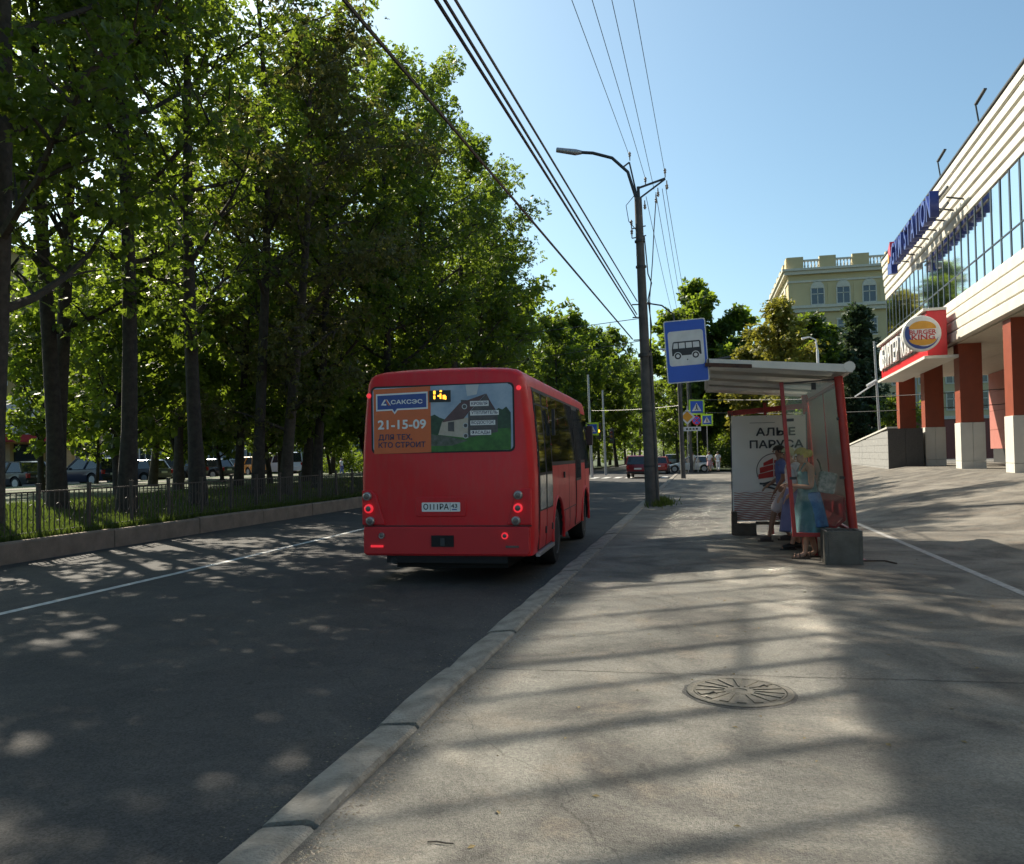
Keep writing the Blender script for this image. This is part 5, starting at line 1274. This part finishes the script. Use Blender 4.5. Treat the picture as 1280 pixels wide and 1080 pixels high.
signal('unlit traffic light on the slimmer pole just right of the amber one', -7.75, 70.0, 3.1, 7.0, False)
def street_lamp(x, y, z0, h, lab, dx):
    t = thing('street_lamp', lab, 'street lamp', (x, y, z0), 0, 'slim lamps by the ramp')
    MB().tube([(0,0,0),(-.03*h,0,h)], [.09,.06], 10).build('pole', M_steel, t)
    m = MB()
    m.tube([(-.03*h,0,h-2.6),(-.03*h+dx*.6,0,h-3.0),(-.03*h+dx*1.2,0,h-3.4)], .05, 6); m.tube([(-.03*h+.1,0,h-2.4),(-.03*h+dx*.5,0,h-2.75)], .09, 6)
    m.build('lamp_head', M_white, t); return t
street_lamp(10.9, 55, .4, 7.9, 'slim pale lamp post standing behind the stone ramp wall', -1)
t = thing('street_lamp', 'slim pale lamp with curved top showing above the shelter roof', 'street lamp', (8.1, 60, .3), 0, 'slim lamps by the ramp')
MB().tube([(0,0,0),(-.1,0,8.2)], [.11,.09], 10).build('pole', M_white, t); MB().tube([(-.1,0,8.2),(-.2,0,8.9),(-.6,0,9.1),(-1.1,0,9.0)], [.06,.05,.05,.09], 8).build('lamp_head', M_white, t)
t = thing('street_lamp', 'thin brown post right of the slim lamp post behind the stone ramp wall', 'post', (11.6, 52, .4))
MB().tube([(0,0,0),(-.12,0,5.6)], [.07,.06], 8).build('pole', pm('brown_post', (.16,.1,.06), .8), t); MB().lathe([(.06,5.6),(.10,5.65),(.03,5.75)], 8, (-.12,0,0)).build('cap', MATS['brown_post'], t)

# ================================================================== FAR LEFT BUILDINGS
def block(nm, label, loc, rz, W, D, H, wall, rows, cols, z0, dz, band=None):
    t = thing(nm, label, 'building', loc, rz)
    MB().box((0,0,0), (D,W,H)).build('wall', wall, t)
    MB().box((-.25,-.25,H), (D+.2,W+.2,H+.4)).build('roof', M_greystone, t)
    pane_ = MB().box((-.03,-.8,0), (.05,.8,1.7)).mesh('pane', M_wglass)
    fr = MB().box((-.09,-.9,-.1), (-.031,-.8,1.8)).box((-.09,.8,-.1), (-.031,.9,1.8)).box((-.09,-.8,-.1), (-.031,.8,0)).box((-.09,-.8,1.7), (-.031,.8,1.8)).box((-.08,-.04,0), (-.031,.04,1.7)).mesh('window', M_white)
    for r_ in range(rows):
        for c in range(cols):
            f = link('window', fr, t, (0, W*(c+.5)/cols, z0 + dz*r_)); link('pane', pane_, f)
    return t
M_gw = pm('grey_plaster', (.36,.35,.37), .85, (.3,.29,.31), .8); M_yw = pm('yellow_plaster', (.5,.36,.14), .85, (.44,.31,.12), .8)
RZ = R(180)
b1 = block('shop_building', 'yellow building with white storey and red shop awning far left behind the trunks', (-46,54,.3), RZ, 14.5, 10, 16, M_yw, 3, 5, 6.8, 3.0)
MB().box((-.15,-.1,3.4), (-.05,14.6,5.9)).build('white_band', M_white, b1); MB().box((-1.0,-.1,2.85), (-.16,14.6,3.35)).build('awning', pm('awning_red', (.5,.03,.04), .6), b1)
for k in range(5): MB().box((-.12,.5+2.85*k,0), (-.02,2.9+2.85*k,2.7)).build('shop_window', M_wglass if k % 2 else pm('shop_panel', (.55,.42,.24), .7), b1)
b2 = block('shop_building', 'low pink kiosk building right of the yellow one behind the trunks', (-49,59.5,.3), RZ, 5.0, 6, 4.2, pm('pink_plaster', (.55,.2,.2), .8), 1, 2, 1.2, 3)
b3 = block('grey_building', 'long grey house with pale windows behind the park trees on the left', (-50,128,.3), RZ, 66, 12, 8.2, M_gw, 2, 18, 1.5, 3.4)
# low white van-like kiosk and sun-lit path in the park
strip('path', None, [(-29, y) for y in range(0, 64, 4)], 1.6, 0.53, M_walk)
struct(bpy.data.objects['path'])

# ================================================================== TREES
L_dark = leafmat('leaves_dark', (.018,.037,.010), (.045,.068,.018), (.30,.42,.03), .37)
L_mid = leafmat('leaves_mid', (.024,.047,.011), (.06,.088,.02), (.32,.44,.035), .38)
L_dry = leafmat('leaves_dry', (.045,.055,.016), (.10,.10,.03), (.22,.22,.05), .36)
L_yel = leafmat('leaves_yellow', (.08,.10,.015), (.18,.17,.03), (.34,.32,.04), .40)
L_blue = leafmat('leaves_bluish', (.022,.042,.02), (.045,.07,.03), (.08,.13,.04), .25)
def tree_meshes(nm, H, Rr, hb, seed, nleaf, lsize, leaf, bark, r0=.24, shape='oval', fork=False, droop=0.0, dens=1.0):
    r = random.Random(seed); m = MB()
    npt = 9; tr = []
    wx, wy = r.uniform(-.8,.8), r.uniform(-.8,.8)
    for i in range(npt+1):
        u = i/npt; tr.append(Vector((wx*u*u + .30*math.sin(4.1*u+seed), wy*u*u + .26*math.sin(3.3*u+seed*2), H*.93*u - .15)))
    rad = [r0*(1.35 if i == 0 else 1.0)*(1-.93*(i/npt))**.85 + .012 for i in range(npt+1)]
    m.tube(tr, rad, 10)
    def tp(u):
        f = u*npt; i = min(int(f), npt-1); return tr[i].lerp(tr[i+1], f-i), rad[i]+(rad[i+1]-rad[i])*(f-i)
    clumps = []
    nl = int(26*dens) if shape != 'cone' else 46
    for k in range(nl):
        u = (hb/H*.8) + (0.97 - hb/H*.8)*((k+.5)/nl)**.9
        p, pr = tp(min(u, .99)); z = u
        v = (u*H - hb*.7)/(H - hb*.7); v = max(0, v)
        if shape == 'oval': w = (math.sin(math.pi*min(1, (v*.88+.10)))**.6)
        elif shape == 'cone': w = (1-v)**.85*.97 + .05
        else: w = (math.sin(math.pi*(v*.8+.16))**.75)
        ln = Rr*w*r.uniform(.72,1.12); az = k*2.39996 + r.uniform(-.4,.4)
        up = r.uniform(.25,.8) if shape != 'cone' else r.uniform(-.15,.1)
        if v > .8 and shape != 'cone': up += .8
        d = Vector((math.cos(az), math.sin(az), up)).normalized()
        pts = [p]; q = p.copy(); dd = d.copy(); ns_ = 5
        for j in range(ns_):
            dd = (dd + Vector((r.uniform(-.2,.2), r.uniform(-.2,.2), .08 - droop*(j/ns_)))).normalized(); q = q + dd*ln/ns_; pts.append(q.copy())
        br = max(.018, min(pr*.55, .035+ln*.016))
        m.tube(pts, [br*(1-.85*j/ns_) for j in range(ns_+1)], 5, cap=False)
        for j in range(1, ns_+1):
            f = j/ns_
            clumps.append((pts[j], .34 + .42*f*(ln/Rr), .5+f))
            for s in range(2 if ln > 1.2 else 1):
                a2 = r.uniform(0, 6.28); sl = ln*r.uniform(.18,.42)*(1.15-f*.5)
                sd = (dd*.6 + Vector((math.cos(a2), math.sin(a2), r.uniform(-.3 - droop,.5)))).normalized()
                e = pts[j] + sd*sl
                m.tube([pts[j], pts[j].lerp(e, .5)+Vector((0,0,.03)), e], [br*.4,br*.28,.006], 4, cap=False)
                clumps.append((e, .42 + .25*r.random(), 1.0)); clumps.append((pts[j].lerp(e, .55), .38, .6))
    trunk = m.mesh('trunk', bark, 60)
    rs = np.random.RandomState(seed)
    C_ = np.array([tuple(c[0]) for c in clumps]); S_ = np.array([c[1] for c in clumps]); Wt = np.array([c[2]*c[1]**2 for c in clumps]) * (0.35 + 1.3*rs.rand(len(clumps))); Wt /= Wt.sum()
    # sprigs: short twigs of six leaves, alternating sides
    nsp = nleaf//6; nleaf = nsp*6
    idx = rs.choice(len(clumps), nsp, p=Wt)
    g = rs.normal(0, 1, (nsp, 3)); g /= np.linalg.norm(g, axis=1)[:, None]; rr = rs.rand(nsp)**.45
    Q = C_[idx] + g*(rr*S_[idx]*1.2)[:, None]*np.array([1,1,.72]); Q[:, 2] -= droop*.5*rs.rand(nsp)
    ax = g*.7 + rs.normal(0, .6, (nsp, 3)) + np.array([0,0,-.25-droop]); ax /= np.linalg.norm(ax, axis=1)[:, None]
    sn = np.cross(ax, rs.normal(0, .5, (nsp, 3)) + np.array([0,0,1.0])); sn /= np.linalg.norm(sn, axis=1)[:, None] + 1e-9
    up = np.cross(sn, ax)
    kk = np.arange(6); al = (kk//2 + .5*(kk%2))*.50*lsize; sg = np.where(kk%2 == 0, 1.0, -1.0); sg[5] = 0.0
    ss = lsize*(.75+.6*rs.rand(nsp))[:, None]*(.7+.6*rs.rand(nsp, 6))
    P_ = (Q[:, None, :] + ax[:, None, :]*al[None, :, None] + sn[:, None, :]*(sg[None, :]*ss*.45)[:, :, None]).reshape(-1, 3)
    t = (sn[:, None, :]*sg[None, :, None]*.9 + ax[:, None, :]*.6 + rs.normal(0, .28, (nsp, 6, 3))).reshape(-1, 3); t /= np.linalg.norm(t, axis=1)[:, None] + 1e-9
    nrm = (np.repeat(up[:, None, :], 6, 1) + rs.normal(0, .38, (nsp, 6, 3))).reshape(-1, 3); b = np.cross(nrm, t); b /= np.linalg.norm(b, axis=1)[:, None] + 1e-9; nrm = np.cross(t, b)
    s = ss.reshape(-1, 1)
    V = np.stack([P_ - t*s*.5, P_ + b*s*.36 - nrm*s*.06, P_ + t*s*.55 - nrm*s*.1, P_ - b*s*.36 - nrm*s*.06], 1)
    V = V.reshape(-1, 3).astype(np.float32); n = nleaf
    me = bpy.data.meshes.new('crown'); me.vertices.add(4*n); me.vertices.foreach_set('co', V.ravel())
    me.loops.add(4*n); me.loops.foreach_set('vertex_index', np.arange(4*n, dtype=np.int32))
    me.polygons.add(n); me.polygons.foreach_set('loop_start', np.arange(0, 4*n, 4, dtype=np.int32))
    me.materials.append(leaf); me.update(calc_edges=True)
    return trunk, me
K = {}
K['lime_a'] = tree_meshes('a', 18.5, 4.7, 2.4, 3, 48000, .118, L_dark, M_bark, .20)
K['lime_b'] = tree_meshes('b', 17.5, 4.4, 2.6, 8, 46000, .118, L_mid, M_bark, .18)
K['lime_c'] = tree_meshes('c', 19.0, 4.5, 3.0, 14, 46000, .118, L_dark, M_bark2, .22)
K['dry'] = tree_meshes('d', 16.0, 4.4, 2.6, 21, 34000, .105, L_dry, M_bark2, .19, droop=.35)
K['airy'] = tree_meshes('e', 19.5, 3.6, 4.5, 31, 19000, .115, L_mid, M_bark2, .2, dens=.9)
K['high'] = tree_meshes('n', 19.0, 4.2, 5.0, 77, 17000, .118, L_dark, M_bark, .18, dens=.85)
K['high2'] = tree_meshes('o', 19.0, 4.0, 7.0, 83, 17000, .118, L_mid, M_bark, .17, dens=.85)
K['far_a'] = tree_meshes('f', 17.0, 4.6, 2.6, 41, 14000, .27, L_dark, M_bark, .2)
K['far_b'] = tree_meshes('g', 16.0, 4.4, 2.4, 43, 14000, .27, L_mid, M_bark, .2)
K['far_c'] = tree_meshes('h', 17.5, 3.6, 3.0, 47, 12000, .27, L_mid, M_bark2, .2)
K['round'] = tree_meshes('i', 16.5, 5.2, 3.0, 53, 30000, .36, L_mid, M_bark, .3, 'round')
K['yel'] = tree_meshes('j', 13.0, 3.0, 1.5, 59, 20000, .22, L_yel, M_bark2, .16)
K['cone'] = tree_meshes('k', 14.0, 2.5, .8, 61, 22000, .22, L_blue, M_bark, .16, 'cone')
K['cone2'] = tree_meshes('l', 13.0, 2.7, .8, 67, 22000, .22, L_dark, M_bark, .16, 'cone')
K['small'] = tree_meshes('m', 7.0, 2.6, 1.8, 71, 9000, .17, L_mid, M_bark, .09, 'round')
def tree(nm, kind, x, y, z, label, rz=None, sc=1.0, group=None, tilt=(0,0), sxy=None, leafmat_=None):
    t = thing(nm, label, 'tree', (x, y, z), rz if rz is not None else rnd.uniform(0, 6.28), group)
    t.scale = (sxy or sc, sxy or sc, sc); t.rotation_euler = (tilt[0], tilt[1], t.rotation_euler.z)
    link('trunk', K[kind][0], t); link('crown', K[kind][1], t)
    return t
GR = 'tall trees in the strip along the road'
def lx(px, X):   # height of lawn
    return lawn_z(X, 0)
row = [
 ('lime_c', -13.5, 13.6, 1.12, 'thick pale-barked tree at the left edge of the photo, rising right behind the fence'),
 ('high', -15.6, 17.3, 1.08, 'left one of the twin dark trunks right of the edge tree'),
 ('high2', -15.7, 18.1, 1.1, 'right one of the twin dark trunks right of the edge tree'),
 ('high2', -13.6, 17.5, 1.14, 'tree with thick straight trunk close behind the fence, before the parked cars'),
 ('airy', -19.5, 28.5, .85, 'slender tree far behind the fence, right of the thick straight trunk'),
 ('high', -13.7, 21.0, 1.12, 'tree with the straight dark trunk close behind the fence, left of the orange taxi'),
 ('lime_b', -17.5, 29.5, .9, 'thin dark tree standing just left of the orange taxi'),
 ('high2', -14.0, 25.0, 1.1, 'dark trunk forking above the white van, close behind the fence'),
 ('dry', -13.5, 26.0, 1.08, 'brownish-leaved forking tree close behind the fence, left of the bus'),
 ('lime_a', -17.0, 34.0, .95, 'tree with the leaning thin trunk, second row, left of the bus'),
 ('lime_b', -14.2, 29.6, 1.0, 'thick tree whose trunk touches the left side of the bus in the photo'),
]
for kd, x, y, sc, lab in row: tree('broadleaf_tree', kd, x, y, lawn_z(x, y)-.05, lab, None, sc, GR)
ORD = ['nearest','second','third','fourth','fifth','sixth','farthest']
rest_lab = 'tall leafy tree of the avenue further on, hidden behind the bus up to its crown'
for kd, x, y, sc in (('lime_a',-13.4,34.0,1.06),('airy',-12.6,37.2,1.12),('lime_b',-14.0,39.0,1.08),('lime_c',-13.2,44.0,1.05),('airy',-12.4,47.5,1.02),('far_a',-13.6,50.5,1.0),('far_b',-13.3,56.0,1.02)):
    tree('broadleaf_tree', kd, x, y, .2, '%s of the seven tall avenue trees rising behind the bus roof, counted along the road' % ORD.pop(0), None, sc, 'avenue trees rising above the bus')
side_lab = 'unseen avenue tree left of the camera, added to shade the foreground'
for kd, x, y, sc in (('lime_a',-13.5,2.5,1.0),('lime_b',-13.6,8.6,1.0),('lime_c',-15.5,-3,1.0)):  # out of view: the avenue carried on for the shade it casts
    tree('broadleaf_tree', kd, x, y, .2, side_lab, None, sc, 'unseen shade trees added left of the camera')
OR2 = {(-24,33): 'first', (-20,40): 'third', (-26,48): 'second', (-28,60): 'fourth', (-19.5,50): 'fifth'}
back_lab = 'tree in the second and third rows of the park behind the fence'
for kd, x, y, sc in (('far_b',-20,40,.9),('far_c',-24,33,.85),('far_a',-19.5,50,.95),('far_b',-26,48,.9),('far_a',-28,60,.9)):
    tree('broadleaf_tree', kd, x, y, .45, 'back-row park tree seen between the front trunks, %s of five from the left' % OR2[(x, y)], None, sc, 'park trees behind the first row')
OR3 = {(-25,28): 'first', (-18.5,24): 'second', (-21,30): 'third', (-27,40): 'fourth', (-30,46): 'fifth', (-24,38): 'sixth', (-19.5,34.5): 'seventh', (-29,52): 'eighth', (-22,46): 'ninth', (-26,55): 'tenth', (-18.5,44): 'eleventh', (-24,62): 'last'}
ul = 'small understory tree in the park behind the first row of trunks'
for x, y, sc in ((-21,30,.8),(-24,38,.9),(-26,55,1.0),(-22,46,.85),(-29,52,.9),(-24,62,1.0),(-27,40,.7),(-18.5,24,1.05),(-19.5,34.5,1.1),(-18.5,44,1.1),(-25,28,1.1),(-30,46,1.2)):
    tree('small_tree', 'small', x, y, .4, 'leafy understory tree in the park, %s of twelve from the left' % OR3[(x, y)], None, sc*1.15, 'small trees in the park')
tree('small_tree', 'small', -30.5, 45.0, .5, 'small bent tree in the park by the parked cars, right of the thick trunk', None, .95, None, (0, .12))
tree('small_tree', 'small', -30.8, 37.5, .5, 'small dark round tree in front of the pink kiosk', None, .9)
# beyond the crossing
bl_ = 'leafy bush in the undergrowth beyond the crossing, left of the far road'
for x, y, sc in ((-13.5,80.5,.45),(-16,82,.6),(-19,83,.6),(-23,82,.7),(-28,83,.7),(-33,82,.7),(-38,84,.8),(-14,92,.6),(-17,98,.7),(-22,99,.8),(-14,106,.7),(-13,118,.8),(-18,112,.8)):
    tree('bush', 'small', x, y, -.6, bl_, None, sc, 'undergrowth left of the far road')
br_ = 'leafy bush in the undergrowth beyond the crossing, right of the far road'
for x, y, sc in ((-.3,101,.6),(3,95,.6),(6,96,.6),(1,110,.7),(9,94,.6),(-.4,125,.7),(5,104,.7),(0,140,.8)):
    tree('bush', 'small', x, y, -.6, br_, None, sc, 'undergrowth right of the far road')
def woods(name, x0, x1, y0, y1, n, seed, label, hh=0):
    rs = np.random.RandomState(seed); C_ = np.stack([rs.uniform(x0, x1, 260), rs.uniform(y0, y1, 260), 13*rs.rand(260)**.8], 1)
    if hh: C_[:, 2] *= hh/13
    P_ = C_[rs.randint(0, 260, n)] + rs.normal(0, 1.3 if not hh else .35, (n, 3)); P_[:, 2] = np.abs(P_[:, 2])
    nr = rs.normal(0, 1, (n, 3)); nr /= np.linalg.norm(nr, axis=1)[:, None]; t = np.cross(nr, rs.normal(0, 1, (n, 3))); t /= np.linalg.norm(t, axis=1)[:, None]; b = np.cross(nr, t); s = (.55 if not hh else .2)*(.6+.8*rs.rand(n))[:, None]
    V = np.stack([P_-t*s*.5, P_+b*s*.4, P_+t*s*.5, P_-b*s*.4], 1).reshape(-1, 3).astype(np.float32)
    me = bpy.data.meshes.new(name); me.vertices.add(4*n); me.vertices.foreach_set('co', V.ravel()); me.loops.add(4*n); me.loops.foreach_set('vertex_index', np.arange(4*n, dtype=np.int32))
    me.polygons.add(n); me.polygons.foreach_set('loop_start', np.arange(0, 4*n, 4, dtype=np.int32)); me.materials.append(L_dark); me.update(calc_edges=True)
    return tag(link(name, me), label, 'wood', kind='stuff')
woods('far_woods', -45, 25, 215, 226, 16000, 1, 'dark far wood closing the end of the road')
woods('undergrowth', -48, -12.6, 84, 89, 22000, 5, 'dark low undergrowth beyond the crossing, left of the far road', 2.4)
woods('undergrowth', .3, 13, 88.5, 91.5, 9000, 6, 'dark low undergrowth beyond the crossing, right of the far road', 2.0)
woods('undergrowth', -12, -2.5, 205, 208, 6000, 7, 'low green growth closing the far end of the road', 4.0)
woods('far_woods', -66, -22, 118, 128, 12000, 2, 'dark far wood beyond the park on the left')
far_lab = 'tall dark tree of the wooded avenue beyond the crossing, left of the far road'
for kd, x, y, sc in (('far_a',-14,82,.95),('far_c',-12.8,88,1.0),('far_b',-15.5,94,1.0),('far_a',-12.9,101,1.05),('far_c',-11,112,1.1),('far_b',-13.4,110,1.0),('far_a',-19,86,1.0),('far_b',-23,92,1.0),('far_a',-26,84,1.0),('far_a',-13,122,1.0),('far_b',-12,135,1.0),('far_a',-32,90,1.0),('far_c',-10.5,150,1.1),('far_b',-20,105,1.0),('far_a',-30,104,1.0),('far_b',-13,165,1.0),('far_a',-8,190,1.1),('far_b',-3,200,1.1),('far_a',-14,185,1.1)):
    tree('broadleaf_tree', kd, x, y, 0, far_lab, None, sc, 'woods beyond the crossing, left side')
tree('broadleaf_tree', 'round', .6, 92, 0, 'big round tree standing over the sidewalk end behind the shelter roof', 1.0, 1.2)
tree('broadleaf_tree', 'round', 5.0, 94, 0, 'broad tree joining the big round tree on its right, left of the yellowish trees', 2.2, .84)
tree('broadleaf_tree', 'far_c', -2.2, 86, 0, 'thin airy tree between the second pole and the big round tree', 1.6, .72)
farr = 'tall tree of the wooded avenue beyond the crossing, right of the far road'
for kd, x, y, sc in (('far_a',3.5,98,.9),('far_b',1.0,104,.95),('far_a',-.5,116,1.0),('far_b',4,112,.9),('far_a',0,132,1.0),('far_b',7.5,104,.8),('far_a',-1,150,1.0),('far_b',1,168,1.0),('far_a',9.5,97,.7)):
    tree('broadleaf_tree', kd, x, y, 0, farr, None, sc, 'woods beyond the crossing, right side')
tree('broadleaf_tree', 'yel', 6.9, 70.5, 0, 'yellowish tree left of the ochre building, behind the shelter roof', 2.0, 1.10)
tree('broadleaf_tree', 'yel', 5.2, 78.5, 0, 'shorter yellowish-green tree left of the tall yellowish one', .5, .9)
tree('conical_tree', 'cone2', 10.1, 76, 0, 'dark pointed tree in front of the ochre building, between the yellowish and the bluish tree', .3, 1.14, None, (0,0), 1.35)
tree('conical_tree', 'cone', 13.3, 76, 0, 'bluish pointed tree in front of the ochre building, nearest the shopping centre', 1.3, 1.12, None, (0,0), 1.35)
tree('conical_tree', 'cone2', 11.7, 80, 0, 'tall dark pointed tree just behind and between the two pointed trees', 1.1, 1.1, None, (0,0), 1.3)
tree('conical_tree', 'cone', 12.0, 70, 0, 'low dark conical tree behind the slim lamp post', 2.3, .62)
for x, y, s_, l in ((9.2,66,.75,'bushy dark shrub tree under the pointed trees, behind the shelter glass'), (14.8,68,.8,'bushy shrub tree beside the ochre building foot')):
    tree('small_tree', 'small', x, y, 0, l, None, s_)
